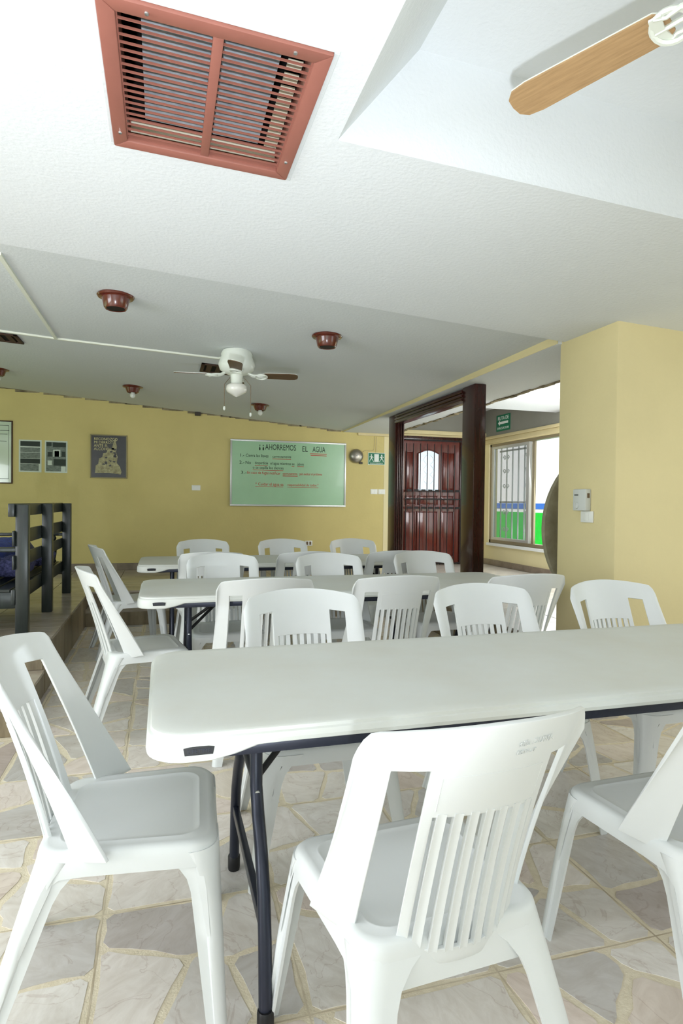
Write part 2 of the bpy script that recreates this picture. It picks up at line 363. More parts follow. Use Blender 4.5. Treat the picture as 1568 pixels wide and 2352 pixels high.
# lobby walls
struct(MB().box(XR, XR + .15, PYb, 5.5, 0, 2.9).box(XR, XR + .15, 8.57, YB, 0, 2.9).box(XR, XR + .15, 5.5, 8.57, 0, .655).box(XR, XR + .15, 5.5, 8.57, 2.18, 2.9).build('wall_lobby', 'wall_cream'))
struct(box('ceiling_lobby', 'ceiling_white', (XB1 - .02, 5.05, PYb, YB + .1, 2.72, 2.8)))
struct(box('ceiling_lobby_beam', 'ceiling_white', (XB1, XR, 5.95, 6.87, 2.45, 2.72)))
fr = struct(MB().box(XR - .012, XR, PYb, YB, 2.30, 2.72).box(XB1 + .01, XR, YB - .016, YB, 2.37, 2.72).build('trim_frieze', 'frieze_grey'))
struct(MB().box(XR - .05, XR, PYb, YB, 2.255, 2.30).box(XR - .03, XR, PYb, YB, 2.19, 2.255).box(2.78, XR, YB - .05, YB, 2.31, 2.37).box(2.78, XR, YB - .03, YB, 2.25, 2.31).build('trim_cornice', 'moulding_cream', bevel=.008, smooth=30))

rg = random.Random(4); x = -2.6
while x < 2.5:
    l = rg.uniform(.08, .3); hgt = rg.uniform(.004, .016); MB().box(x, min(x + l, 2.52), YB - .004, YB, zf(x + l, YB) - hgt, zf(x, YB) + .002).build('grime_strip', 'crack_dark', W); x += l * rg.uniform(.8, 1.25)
# floor base and platforms
struct(box('floor', 'grout', (-4.3, 4.85, YN, 6.45, -.1, 0)))
# ---- irregular marble fragments in 0.515 m slabs
TS = .515; OX, OY = -.163, 1.43
def clip(poly, a, b, c):   # keep a*x+b*y<=c
    out = []
    for i in range(len(poly)):
        p, q = poly[i], poly[(i + 1) % len(poly)]; dp = a * p[0] + b * p[1] - c; dq = a * q[0] + b * q[1] - c
        if dp <= 0: out.append(p)
        if dp * dq < 0: t = dp / (dp - dq); out.append((p[0] + t * (q[0] - p[0]), p[1] + t * (q[1] - p[1])))
    return out
def area(p): return .5 * sum(p[i][0] * p[(i + 1) % len(p)][1] - p[(i + 1) % len(p)][0] * p[i][1] for i in range(len(p)))
def inset(poly, d):
    n = len(poly); res = poly
    for i in range(n):
        p, q = poly[i], poly[(i + 1) % n]; ex, ey = q[0] - p[0], q[1] - p[1]; L = math.hypot(ex, ey)
        if L < 1e-5: continue
        nx_, ny_ = ey / L, -ex / L; dd = d * random.uniform(.35, 1.7); res = clip(res, nx_, ny_, nx_ * p[0] + ny_ * p[1] - dd)
        if len(res) < 3: return []
    return res
def roughen(poly):
    out = []; n = len(poly)
    for i in range(n):
        p, q, r = poly[i - 1], poly[i], poly[(i + 1) % n]
        # chamfer the corner, then wobble the edge
        l1 = math.hypot(q[0] - p[0], q[1] - p[1]); l2 = math.hypot(r[0] - q[0], r[1] - q[1]); c1 = min(.02, l1 * .25); c2 = min(.02, l2 * .25)
        a = (q[0] + (p[0] - q[0]) * c1 / max(l1, 1e-6), q[1] + (p[1] - q[1]) * c1 / max(l1, 1e-6)); b2 = (q[0] + (r[0] - q[0]) * c2 / max(l2, 1e-6), q[1] + (r[1] - q[1]) * c2 / max(l2, 1e-6))
        out += [a, b2]
        if l2 > .09:
            for t in ((.35, .65) if l2 > .16 else (.5,)):
                nx_, ny_ = (r[1] - q[1]) / l2, -(r[0] - q[0]) / l2; w = random.uniform(-.009, .001)
                out.append((q[0] + (r[0] - q[0]) * t + nx_ * w, q[1] + (r[1] - q[1]) * t + ny_ * w))
    return out
def xbounds(y):  # main floor limits
    return -.725, 2.5
frags = []
rng = random.Random(21)
for i in range(-7, 7):
    for j in range(-3, 10):
        x0, y0 = OX + i * TS, OY + j * TS; x1, y1 = x0 + TS, y0 + TS
        if x0 > 3.0 or y0 > 6.44 or (x1 < -.74 and y0 > 3.5): continue
        n = rng.choice([4, 5, 5, 6]); pts = []
        k = 0
        while len(pts) < n and k < 300:
            p = (x0 + rng.uniform(.04, TS - .04), y0 + rng.uniform(.04, TS - .04)); k += 1
            if all(math.hypot(p[0] - q[0], p[1] - q[1]) > .15 for q in pts): pts.append(p)
        for p in pts:
            poly = [(x0, y0), (x1, y0), (x1, y1), (x0, y1)]
            for q in pts:
                if q is p: continue
                a, b_ = q[0] - p[0], q[1] - p[1]; c = (q[0] ** 2 + q[1] ** 2 - p[0] ** 2 - p[1] ** 2) / 2; poly = clip(poly, a, b_, c)
            if len(poly) < 3: continue
            for (a, b_, c) in ((-1, 0, .735 if y0 > 3.3 else 9), (0, 1, 3.53 if x1 < -.67 and x0 < -.735 and y0 < 3.3 else 6.44), (1, 0, 2.62 if y0 > 3.2 else 9)):
                poly = clip(poly, a, b_, c)
                if len(poly) < 3: break
            if len(poly) < 3: continue
            poly = inset(poly, .009)
            if len(poly) < 3 or area(poly) < .0016: continue
            poly = roughen(poly); frags.append(poly)
floor = bpy.data.objects['floor']
def pix_size(poly):
    cx = sum(p[0] for p in poly) / len(poly); cy = sum(p[1] for p in poly) / len(poly)
    v = Vector((cx, cy, -1.246)); d = v.dot(fw)
    if d < .4: return -1
    u = v.dot(Rv) / d * 1408; w = -v.dot(Uv) / d * 1408
    if abs(u) > 850 or w > 1300: return -1
    return area(poly) / d ** 3
frags.sort(key=pix_size, reverse=True)
def frag_mesh(poly, z0, z1, shade, name='marble_piece'):
    cx = sum(p[0] for p in poly) / len(poly); cy = sum(p[1] for p in poly) / len(poly); n = len(poly)
    v = [(x - cx, y - cy, z0) for x, y in poly] + [(x - cx, y - cy, z1) for x, y in poly]
    f = [tuple(range(n, 2 * n))] + [(i, (i + 1) % n, n + (i + 1) % n, n + i) for i in range(n)]
    me = bpy.data.meshes.new(name); me.from_pydata(v, [], f); a = me.attributes.new('shade', 'FLOAT', 'FACE'); a.data.foreach_set('value', [shade] * len(f))
    me.materials.append(M['marble_fragment']); return me, cx, cy
rest_v, rest_f, rest_s = [], [], []
for k, poly in enumerate(frags):
    sh = random.random(); z1 = .0012 + random.uniform(0, .0006)
    if k < 298 and pix_size(poly) > 0:
        me, cx, cy = frag_mesh(poly, -.002, z1, sh); o = bpy.data.objects.new('marble_piece', me); COL.objects.link(o); o.location = (cx, cy, 0); o.parent = floor
    else:
        n = len(poly); b0 = len(rest_v); rest_v += [(x, y, -.002) for x, y in poly] + [(x, y, z1) for x, y in poly]
        ff = [tuple(b0 + n + i for i in range(n))] + [(b0 + i, b0 + (i + 1) % n, b0 + n + (i + 1) % n, b0 + n + i) for i in range(n)]; rest_f += ff; rest_s += [sh] * len(ff)
me = bpy.data.meshes.new('marble_pieces'); me.from_pydata(rest_v, [], rest_f); me.attributes.new('shade', 'FLOAT', 'FACE').data.foreach_set('value', rest_s); me.materials.append(M['marble_fragment'])
o = bpy.data.objects.new('marble_pieces', me); COL.objects.link(o); o.parent = floor; o['kind'] = 'stuff'
# dark worn joints between slabs
for i in range(-7, 7):
    x = OX + i * TS
    box('slab_joint', 'joint_dark', (x - .0022, x + .0022, -3, 6.44 if x > -.73 else 3.53, 0, .0006), floor)
for j in range(-3, 10):
    y = OY + j * TS; box('slab_joint', 'joint_dark', (-.73 if y > 3.5 else -4, 2.6, y - .0022, y + .0022, 0, .00055), floor)

# raised platform (left and back) with lower step, lobby level
XE = -.725
pl = struct(MB().box(-4.3, XE, 4.29, 6.72, 0, ZP - .02).box(-4.3, XB0, 6.72, YB, 0, ZP - .02).build('floor_platform', 'riser_brown'))
st = struct(MB().box(-4.3, XE, 3.55, 4.29, 0, .135).box(XE, XB0, 6.45, 6.72, 0, .135).build('floor_step', 'riser_brown'))
lb = struct(MB().box(XB0, XR + .05, PYb, YB, 0, ZP - .02).build('floor_lobby', 'riser_brown'))
def slabs(parent, x0, x1, y0, y1, z, sx, sy, name='marble_slab', gap=.003, m='platform_marble'):
    nx_ = max(1, round((x1 - x0) / sx)); ny_ = max(1, round((y1 - y0) / sy)); dx = (x1 - x0) / nx_; dy = (y1 - y0) / ny_
    for i in range(nx_):
        for j in range(ny_):
            box(name, m, (x0 + i * dx + gap, x0 + (i + 1) * dx - gap, y0 + j * dy + gap, y0 + (j + 1) * dy - gap, z - .0205, z + random.uniform(-.0008, .0003)), parent)
slabs(pl, -2.9, XE + .015, 4.29, 6.70, ZP, .55, .3)
slabs(pl, -2.9, XB0, 6.70, YB, ZP, .6, .32)
slabs(st, -2.9, XE + .012, 3.55, 4.29, .155, .55, .37)
slabs(st, XE, XB0, 6.44, 6.72, .155, .6, .28)
slabs(lb, XB0, XR, PYb, YB, ZP, .6, .6, m='lobby_marble')
def riser(parent, axis, c, a0, a1, z0, z1, w, name='riser_tile'):
    a = a0
    while a < a1 - .02:
        l = min(w * random.uniform(.75, 1.3), a1 - a); t = random.uniform(.008, .012)
        if axis == 'x': box(name, 'riser_brown', (c, c + t, a + .002, a + l - .002, z0, z1), parent)
        else: box(name, 'riser_brown', (a + .002, a + l - .002, c - t, c, z0, z1), parent)
        a += l
riser(pl, 'x', XE, 4.29, 6.45, 0.002, ZP - .021, .17)
riser(pl, 'y', 4.29, -2.9, XE, .157, ZP - .021, .3)
riser(pl, 'y', 6.72, XE, XB0, .157, ZP - .021, .3)
riser(st, 'x', XE, 3.55, 4.29, 0.002, .134, .2)
riser(st, 'y', 3.55, -2.9, XE, 0.002, .134, .3)
riser(st, 'y', 6.45, XE + .01, XB0, 0.002, .134, .3)
riser(lb, 'y', PYb, XB0, 2.64, 0.002, .289, .3)
for i in range(26):   # left face of lobby step
    pass
y = PYb
while y < 6.4:
    l = min(.34, 6.44 - y); box('riser_tile', 'riser_brown', (XB0 - .01, XB0, y + .002, y + l - .002, 0.002, ZP - .021), lb); y += l
bs = struct(box('baseboard_back', 'skirting_stone', (-4.3, 2.6, YB - .008, YB, ZP, ZP + .095)))
x = -2.9
while x < 2.5:
    l = random.uniform(.25, .45); box('skirting_tile', 'skirting_stone', (x + .002, x + l - .002, YB - .014, YB - .008, ZP + .001, ZP + .093), bs); x += l
struct(MB().box(XR - .02, XR, PYb, YB, ZP, ZP + .09).build('baseboard_lobby', 'skirting_stone', bevel=.006, smooth=30))

# exterior beyond the lobby window
ex = struct(box('wall_exterior', 'exterior_white', (7.0, 7.2, -1, 16, -.3, 6.0)))
box('stripe', 'exterior_blue', (6.99, 7.0, -1, 16, 1.17, 1.28), ex); box('painted_dado', 'exterior_green', (6.985, 7.0, -1, 16, -.3, 1.10), ex)
struct(box('ground_exterior', 'ground_concrete', (5.05, 7.0, -1, 16, -.3, -.2)))
struct(box('wall_garden', 'exterior_green', (-5, 5, -6.2, -6.0, -.1, 1.6)))
struct(box('ground_rear', 'ground_concrete', (-9, 9, -12, YN - .15, -.12, -.02)))

# ------------------------------------------------------------------ lobby: frame, door, gate, window, sign, disc
fx0, fx1 = 2.66, 2.775
root = empty('wooden_portal', (fx0, 5.9, ZP)); tag(root, 'dark varnished wooden portal frame of two posts and header at lobby opening', 'door frame')
inv = root.matrix_world.inverted()
def loc_box(name, material, b, parent, o, bevel=0):
    return box(name, material, (b[0] - o[0], b[1] - o[0], b[2] - o[1], b[3] - o[1], b[4] - o[2], b[5] - o[2]), parent, bevel)
O = (fx0, 5.9, ZP)
loc_box('post', 'frame_wood', (fx0, fx1, 4.92, 5.15, ZP, zs(5.0) - .001), root, O, .006)
pj = loc_box('jamb', 'frame_wood', (fx0, fx1, 6.85, 7.07, ZP, zs(7) - .001), root, O, .006)
for k in range(4):
    loc_box('jamb_moulding', 'frame_wood', (fx0 + .022 + k * .022, fx0 + .034 + k * .022, 6.832, 6.85, ZP, zs(7) - .1), root, O, .003)
hd = loc_box('header', 'frame_wood', (fx0, fx1, 5.15, 6.85, zs(6) - .115, zs(6) - .003), root, O, .004)
for k in range(3):
    loc_box('header_moulding', 'frame_wood', (fx0 - .014, fx0, 5.15, 6.85, zs(6) - .112 + k * .036, zs(6) - .09 + k * .036), root, O, .004)

# front door
DX0, DX1, DZ1 = 3.49, 4.44, 2.225
O = (3.965, YB - .004, ZP); root = empty('door_1', O); root['kind'] = 'structure'
yd = YB - .05
loc_box('door_frame', 'frame_wood', (DX0 - .07, DX0, YB - .06, YB - .004, ZP, DZ1 + .05), root, O, .005)
loc_box('door_frame', 'frame_wood', (DX1, DX1 + .07, YB - .06, YB - .004, ZP, DZ1 + .05), root, O, .005)
loc_box('door_frame', 'frame_wood', (DX0, DX1, YB - .06, YB - .004, DZ1 - .02, DZ1 + .05), root, O, .005)
leaf = loc_box('door_leaf', 'door_wood', (DX0, DX1, YB - .035, YB - .006, ZP + .01, DZ1 - .02), root, O)
def panel(x0, x1, z0, z1):
    loc_box('door_panel', 'door_wood', (x0, x1, YB - .05, YB - .035, z0, z1), root, O, .01)
    for (a, b_, c, d) in ((x0 - .014, x0, z0 - .014, z1 + .014), (x1, x1 + .014, z0 - .014, z1 + .014), (x0, x1, z0 - .014, z0), (x0, x1, z1, z1 + .014)):
        loc_box('panel_moulding', 'door_wood', (a, b_, YB - .06, YB - .035, c, d), root, O, .004)
panel(DX0 + .06, DX0 + .15, 1.44, 2.03); panel(4.17, 4.33, 1.44, 2.03)
for x0, x1 in ((DX0 + .06, DX0 + .2), (3.76, 4.06), (4.14, 4.33)): panel(x0, x1, 1.24, 1.36)
for x0, x1 in ((DX0 + .05, DX0 + .2), (3.74, 4.06), (4.14, 4.33)): panel(x0, x1, .45, 1.12)
# arched glass light
gx0, gx1, gz0, gz1 = 3.735, 4.085, 1.44, 2.07
poly = [(gx0, gz0), (gx1, gz0)] + [(gx1 - (gx1 - gx0) * t / 8, gz1 - .06 + .06 * math.sin(PI * t / 8)) for t in range(9)]
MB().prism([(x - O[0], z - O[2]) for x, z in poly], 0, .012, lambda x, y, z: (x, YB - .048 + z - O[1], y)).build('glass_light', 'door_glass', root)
mb = MB(); pr = [(x - O[0], YB - .05 - O[1], z - O[2]) for x, z in poly]; mb.tube(pr + [pr[0]], .011, 6); mb.build('glass_moulding', 'door_wood', root, smooth=50)
mb = MB()
for s in (-1, 1):
    c = (gx0 + gx1) / 2
    for q in range(3):
        z0 = 1.55 + q * .15; mb.tube([(c + s * (.03 + .05 * math.sin(t * PI / 6)) - O[0], YB - .051 - O[1], z0 + .14 * t / 6 - O[2]) for t in range(7)], .0025, 5)
mb.build('leaded_scroll', 'aluminium', root)
# iron gate in front of the door
O = (3.97, YB - .13, ZP); g = empty('iron_gate', O); tag(g, 'thin black iron bar gate standing before the red wooden front door', 'gate')
for k in range(9):
    x = DX0 + .02 + k * .114
    MB().tube([(x - O[0], 0, .01), (x - O[0], 0, DZ1 - ZP - .07)], .007, 6).build('bar', 'iron_black', g)
for z in (.02, 1.0, 1.89): MB().box(DX0 - O[0], DX1 - O[0], -.008, .008, z, z + .02).build('rail', 'iron_black', g)
for k in range(8):
    x = DX0 + .077 + k * .114 - O[0]
    for z in (.86, 1.12): MB().box(x - .035, x + .035, -.005, .005, z, z + .035).build('collar', 'iron_black', g)

# lobby window
WY0, WY1, WZ0, WZ1 = 5.5, 8.57, .655, 2.18
wn = struct(MB().box(XR + .02, XR + .1, WY0, WY1, WZ0, WZ0 + .05).box(XR + .02, XR + .1, WY0, WY1, WZ1 - .04, WZ1).box(XR + .02, XR + .1, WY1 - .04, WY1, WZ0, WZ1).box(XR + .02, XR + .1, WY0, WY0 + .04, WZ0, WZ1).build('window_1', 'window_bronze'))
MB().box(XR - .03, XR + .15, WY0, WY1, WZ0 - .04, WZ0).build('window_sill', 'exterior_white', wn)
sh = MB().box(XR + .03, XR + .07, 7.52, 7.59, WZ0 + .05, WZ1 - .04).box(XR + .03, XR + .07, 8.48, 8.53, WZ0 + .05, WZ1 - .04).box(XR + .03, XR + .07, 7.59, 8.48, WZ0 + .05, WZ0 + .09).box(XR + .03, XR + .07, 7.59, 8.48, WZ1 - .08, WZ1 - .04).build('sash', 'aluminium', wn)
box('pane', 'pane_glass', (XR + .048, XR + .053, 7.59, 8.48, WZ0 + .09, WZ1 - .08), wn)
MB().box(XR + .06, XR + .09, 7.44, 7.5, WZ0 + .05, WZ1 - .04).build('mullion', 'window_bronze', wn)
O = (XR + .13, 8.02, WZ0); gr = empty('window_grille', O); tag(gr, 'white wrought iron window grille with small scrolls behind glass pane', 'grille')
for k in range(6):
    y = 7.62 + k * .16 - O[1]
    MB().box(-.008, .008, y - .008, y + .008, .01, 1.46).build('bar', 'iron_white', gr)
for z in (.03, .62, 1.40): MB().box(-.008, .008, 7.6 - O[1], 8.46 - O[1], z, z + .025).build('rail', 'iron_white', gr)
for yb in (7.70, 8.30):
    for z in (.16, .42, .82, 1.05, 1.26):
        for s in (-1, 1):
            c = (yb + s * .045 - O[1], z + .05)
            MB().tube([(.012, c[0] + .04 * (1 - t / 20) * math.cos(t * .5) * s, c[1] + .04 * (1 - t / 20) * math.sin(t * .5)) for t in range(16)], .006, 5).build('scroll', 'iron_white', gr)
# evacuation sign on the frieze
O = (XR - .015, 8.14, 2.475); sg = empty('evacuation_sign', O); tag(sg, 'green RUTA DE EVACUACION arrow sign on grey frieze above lobby window', 'sign')
box('plate', 'sign_green', (-.006, 0, -.19, .19, -.12, .12), sg)
rl = (PI / 2, 0, -PI / 2)
text('lettering', 'RUTA DE', .075, 'sign_white', sg, (-.0065, 0, .045), rl, align='CENTER')
text('lettering', 'EVACUACION', .05, 'sign_white', sg, (-.0065, 0, -.095), rl, align='CENTER')
MB().prism([(-.14, 0), (-.09, .04), (-.09, .018), (.14, .018), (.14, -.018), (-.09, -.018), (-.09, -.04)], 0, .001, lambda x, y, z: (-.0065 - z, -x, y)).build('arrow', 'sign_white', sg)
# big round wooden disc standing behind the pier
dO = (3.76, 4.4, ZP); dr = empty('round_tabletop', dO); tag(dr, 'grey-brown round disc standing on edge behind the yellow pier', 'tabletop')
MB().lathe([(.0, -.015), (.66, -.015), (.68, -.002), (.68, .02), (0, .02)], (0, 0, .745), 64, 'y').build('top', 'disc_brown', dr, smooth=35)
MB().lathe([(.67, -.022), (.70, -.03), (.735, -.022), (.742, 0), (.735, .022), (.67, .024)], (0, 0, .745), 64, 'y').build('rim', 'disc_brown', dr, smooth=35)

# ------------------------------------------------------------------ things on the back wall
def wall_thing(name, x, z, label, cat, y=YB): o = empty(name, (x, y, z)); return tag(o, label, cat)
wb = wall_thing('whiteboard', 1.753, 1.655, 'whiteboard with green reflection in its colour, aluminium frame and handwritten water saving rules', 'board')
hw, hh = .845, .47
box('board_surface', 'board_green_cast', (-hw + .02, hw - .02, -.018, -.002, -hh + .02, hh - .02), wb)
for b_ in ((-hw, hw, -.03, -.001, hh - .025, hh), (-hw, hw, -.03, -.001, -hh, -hh + .025), (-hw, -hw + .025, -.03, -.001, -hh + .025, hh - .025), (hw - .025, hw, -.03, -.001, -hh + .025, hh - .025)):
    box('frame_rail', 'aluminium', b_, wb, .003)
def wl(s, x, z, size, mt='ink_black', sx=1): text('handwriting', s, size, mt, wb, (x, -.0186, z), depth=.0004, sx=sx)
def ul(x0, x1, z, mt='ink_red', t=.004): box('underline', mt, (x0, x1, -.0190, -.018, z - t, z + t), wb)
def fit(txt, x0, x1, z, size, mt='ink_black', under=None):
    wl(txt, x0, z, size, mt, (x1 - x0) / text_width(txt, size))
    if under is not None: ul(x0, x1, z - .018, 'ink_red', under)
fit('\u00a1\u00a1', -.457, -.385, .345, .11); fit('AHORREMOS', -.355, .09, .335, .115); fit('EL', .18, .26, .325, .115); fit('AGUA', .337, .527, .325, .115)
ul(.30, .55, .298); ul(.31, .55, .274)
fit('1.-', -.72, -.665, .225, .062); fit('Cierra las llaves', -.63, -.31, .225, .062); fit('correctamente', -.25, .02, .225, .055, under=.003)
fit('2.-', -.72, -.65, .125, .062); fit('No', -.635, -.56, .125, .06); fit('desperdicie', -.50, -.315, .125, .058, under=.003); fit('el agua mientras', -.28, .015, .125, .056); fit('se', .03, .07, .125, .056, under=.003); fit('jabona', .115, .21, .125, .056, under=.003)
fit('o se cepilla los dientes', -.53, -.09, .06, .056, under=.003)
fit('3.-', -.70, -.62, -.015, .058); fit('En caso de fugas notificar', -.61, -.135, -.015, .058, 'ink_red'); fit('oportunamente,', -.10, .12, -.015, .054, 'ink_red', .004); fit('para evaluar el problema', .145, .48, -.015, .052, 'ink_red')
fit('* Cuidar el agua es', -.49, -.09, -.175, .06, 'ink_red', .003); fit('responsabilidad de todos *', -.03, .43, -.175, .052, 'ink_red', .002)

def framed(name, x0, x1, z0, z1, label, cat, fm, sm, d=.022, fw_=.014):
    o = wall_thing(name, (x0 + x1) / 2, (z0 + z1) / 2, label, cat); w, h = (x1 - x0) / 2, (z1 - z0) / 2
    box('sheet', sm, (-w + fw_, w - fw_, -d * .6, -.001, -h + fw_, h - fw_), o)
    if fm:
        for b_ in ((-w, w, -d, -.001, h - fw_, h), (-w, w, -d, -.001, -h, -h + fw_), (-w, -w + fw_, -d, -.001, -h + fw_, h - fw_), (w - fw_, w, -d, -.001, -h + fw_, h - fw_)): box('frame_rail', fm, b_, o, .003)
    return o, w, h, d * .6
o, w, h, d = framed('poster', -.915, -.455, 1.535, 2.112, 'framed black poster with pale climbing figures and yellow Spanish heading', 'poster', 'poster_frame', 'poster_black')
for k, s in enumerate(['RECONOZCO', 'MI DERROTA', 'ANTE EL', 'ALCOHOL']): text('lettering', s, .05, 'poster_yellow', o, (-w + .045, -d - .0004, h - .075 - k * .044), depth=.0003, sx=.92)
def blob(name, mt, pts, parent, y0, y1):
    return MB().prism(pts, 0, 1, lambda x, y, z: (x, y0 + (y1 - y0) * z, y)).build(name, mt, parent)
rr = random.Random(3)
mound = [(-.17, -.22), (-.16, -.12), (-.13, -.10), (-.12, -.03), (-.08, -.01), (-.07, .04), (-.03, .05), (-.01, .10), (.02, .09), (.04, .12), (.06, .19), (.085, .2), (.1, .14), (.09, .06), (.11, .0), (.10, -.08), (.14, -.13), (.16, -.2), (.15, -.235), (0, -.215)]
blob('drawing_mound', 'poster_bone', mound, o, -d - .0006, -d)
for k in range(16):
    t = rr.random(); cz = -.2 + .34 * t; cx = rr.uniform(-.13 + .18 * t, .12 - .05 * t); n = 7
    blob('drawing_mark', 'poster_black', [(cx + rr.uniform(.008, .026) * math.cos(2 * PI * q / n), cz + rr.uniform(.006, .02) * math.sin(2 * PI * q / n)) for q in range(n)], o, -d - .0009, -d - .0005)
blob('drawing_figure', 'poster_bone', [(.05, .15), (.07, .15), (.095, .215), (.088, .235), (.07, .235), (.06, .2)], o, -d - .0012, -d - .0006)
box('caption_bar', 'poster_black', (.06, .2, -d - .0008, -d, -.262, -.246), o)
# photocopied sheets
for k, (x0, x1, lab) in enumerate([(-1.765, -1.5, 'left photocopied sheet of grey text bands taped to the yellow wall'), (-1.462, -1.192, 'photocopied sheet with small portrait pictures taped to the yellow wall')]):
    o, w, h, d = framed('photocopy', x0, x1, 1.594, 2.008, lab, 'paper', None, 'paper_white', .003, .0); o['group'] = 'photocopies on the back wall'
    y0 = -.0022
    if k == 0:
        for (a, b_, c, e, mt) in ((-.115, .115, .125, .19, 'paper_dark'), (-.115, .115, .05, .11, 'paper_grey'), (-.115, .115, -.03, .045, 'paper_grey'), (-.115, .115, -.095, -.035, 'paper_dark'), (-.115, .1, -.19, -.10, 'paper_grey')): box('print_block', mt, (a, b_, y0 - .0004, -.0015, c, e), o)
    else:
        box('print_block', 'paper_grey', (-.12, .12, y0 - .0003, -.0015, -.19, .19), o)
        for (a, b_, c, e, mt) in ((-.115, -.055, .135, .185, 'paper_dark'), (-.04, .115, .125, .185, 'paper_dark'), (-.035, .05, .0, .09, 'paper_white'), (-.02, .035, .0, .075, 'paper_dark'), (-.03, .115, -.115, -.03, 'paper_dark'), (.06, .115, -.19, -.125, 'paper_white'), (-.1, -.05, .0, .06, 'paper_dark'), (.065, .11, .0, .07, 'paper_dark'), (-.1, -.05, -.11, -.05, 'paper_white')): box('print_block', mt, (a, b_, y0 - .0008, y0 - .0002, c, e), o)
# glazed certificate at the edge of the frame
o, w, h, d = framed('certificate', -2.45, -1.835, 1.441, 2.241, 'large glazed certificate in thin brown frame, left end of the back wall', 'picture', 'grille_brown', 'certificate')
for k, (a, b_) in enumerate(((-.26, .27), (-.2, .25), (-.2, .1), (-.22, .24), (-.22, .15))): box('print_line', 'ink_black', (a, b_, -d - .0006, -d, .27 - k * .045, .276 - k * .045), o)
for b_ in ((.262, .266, -.34, .34), (-.27, -.266, -.34, .34)): box('print_border', 'ink_black', (b_[0], b_[1], -d - .0006, -d, b_[2], b_[3]), o)
box('print_border', 'ink_black', (-.27, .266, -d - .0006, -d, -.34, -.335), o); box('print_border', 'ink_black', (-.27, .266, -d - .0006, -d, .335, .34), o)
# bell
b0 = wall_thing('alarm_bell', 2.755, 1.942, 'round grey metal alarm bell between the whiteboard and exit sign', 'bell')
MB().lathe([(.0, -.075), (.05, -.073), (.085, -.062), (.102, -.04), (.106, -.022), (.1, -.02), (0, -.02)], (0, 0, 0), 32, 'y').build('gong', 'bell_metal', b0, smooth=40)
MB().box(-.05, .05, -.02, -.001, -.05, .05).box(.05, .1, -.03, -.001, -.115, -.085).build('base', 'bell_dark', b0, bevel=.004, smooth=30)
MB().lathe([(0, -.082), (.012, -.08), (.012, -.07)], (0, 0, 0), 12, 'y').build('cap', 'rivet_steel', b0)
cw = MB().tube([(2.85, YB - .006, 1.99), (2.9, YB - .006, 2.03), (3.02, YB - .006, 2.03), (3.045, YB - .006, 2.05), (3.05, YB - .006, 2.24)], .006, 6).tube([(3.075, YB - .006, 2.0), (3.08, YB - .006, 2.24)], .006, 6).build('conduit_wire', 'wall_yellow', smooth=60); tag(cw, 'yellow painted wire running from the bell up to the beam', 'wire')
# exit sign
es = wall_thing('exit_sign', 3.08, 1.912, 'green emergency exit sign with two running figures beside the bell', 'sign')
box('plate', 'sign_white', (-.135, .135, -.006, -.001, -.09, .09), es); box('field', 'sign_green', (-.128, .128, -.0068, -.005, -.083, .083), es)
box('doorway', 'sign_white', (-.036, .036, -.0076, -.006, -.045, .072), es)
def runner(s):
    T = lambda x, y, z: (s * x, -.0076 + z, y)
    mb = MB(); mb.prism([(.082 + .011 * math.cos(a * PI / 4), .055 + .011 * math.sin(a * PI / 4)) for a in range(8)], 0, .001, T)
    for q in ([(.07, .04), (.09, .04), (.092, 0), (.072, 0)], [(.072, .002), (.085, .002), (.062, -.022), (.05, -.048), (.043, -.044), (.056, -.018)], [(.08, .002), (.092, .002), (.108, -.02), (.112, -.045), (.104, -.045), (.099, -.02)], [(.07, .038), (.075, .03), (.055, .015), (.05, .022)], [(.09, .038), (.092, .03), (.112, .02), (.114, .027)]): mb.prism(q, 0, .001, T)
    mb.build('runner', 'sign_white', es)
runner(1); runner(-1)
text('lettering', 'SALIDA DE EMERGENCIA', .022, 'sign_white', es, (0, -.0072, -.074), align='CENTER', sx=.85, depth=.0004)
# switches and outlets
def plate(name, x, z, w, h, label, cat, n, slots=True, group=None, y=YB):
    o = wall_thing(name, x, z, label, cat, y)
    if group: o['group'] = group
    MB().box(-w / 2, w / 2, -.008, -.0008, -h / 2, h / 2).build('plate', 'switch_white', o, bevel=.003, smooth=30)
    for k in range(n):
        cx = (k - (n - 1) / 2) * w * .42
        MB().box(cx - w * .12, cx + w * .12, -.0105, -.0075, -h * .3, h * .3).build('rocker' if slots else 'socket', 'switch_white' if slots else 'slot_dark', o)
    return o
plate('light_switch', 3.047, 1.42, .112, .074, 'left white twin switch plate under the green exit sign', 'switch', 2, group='switches under the exit sign')
plate('light_switch', 3.168, 1.42, .112, .074, 'right white twin switch plate under exit sign, against the wooden jamb', 'switch', 2, group='switches under the exit sign')
plate('light_switch', .447, 1.43, .118, .07, 'single white switch plate alone on the yellow wall left of the board', 'switch', 1)
plate('wall_outlet', 2.05, .653, .11, .075, 'white electrical outlet low on the yellow wall below the board', 'outlet', 2, False)

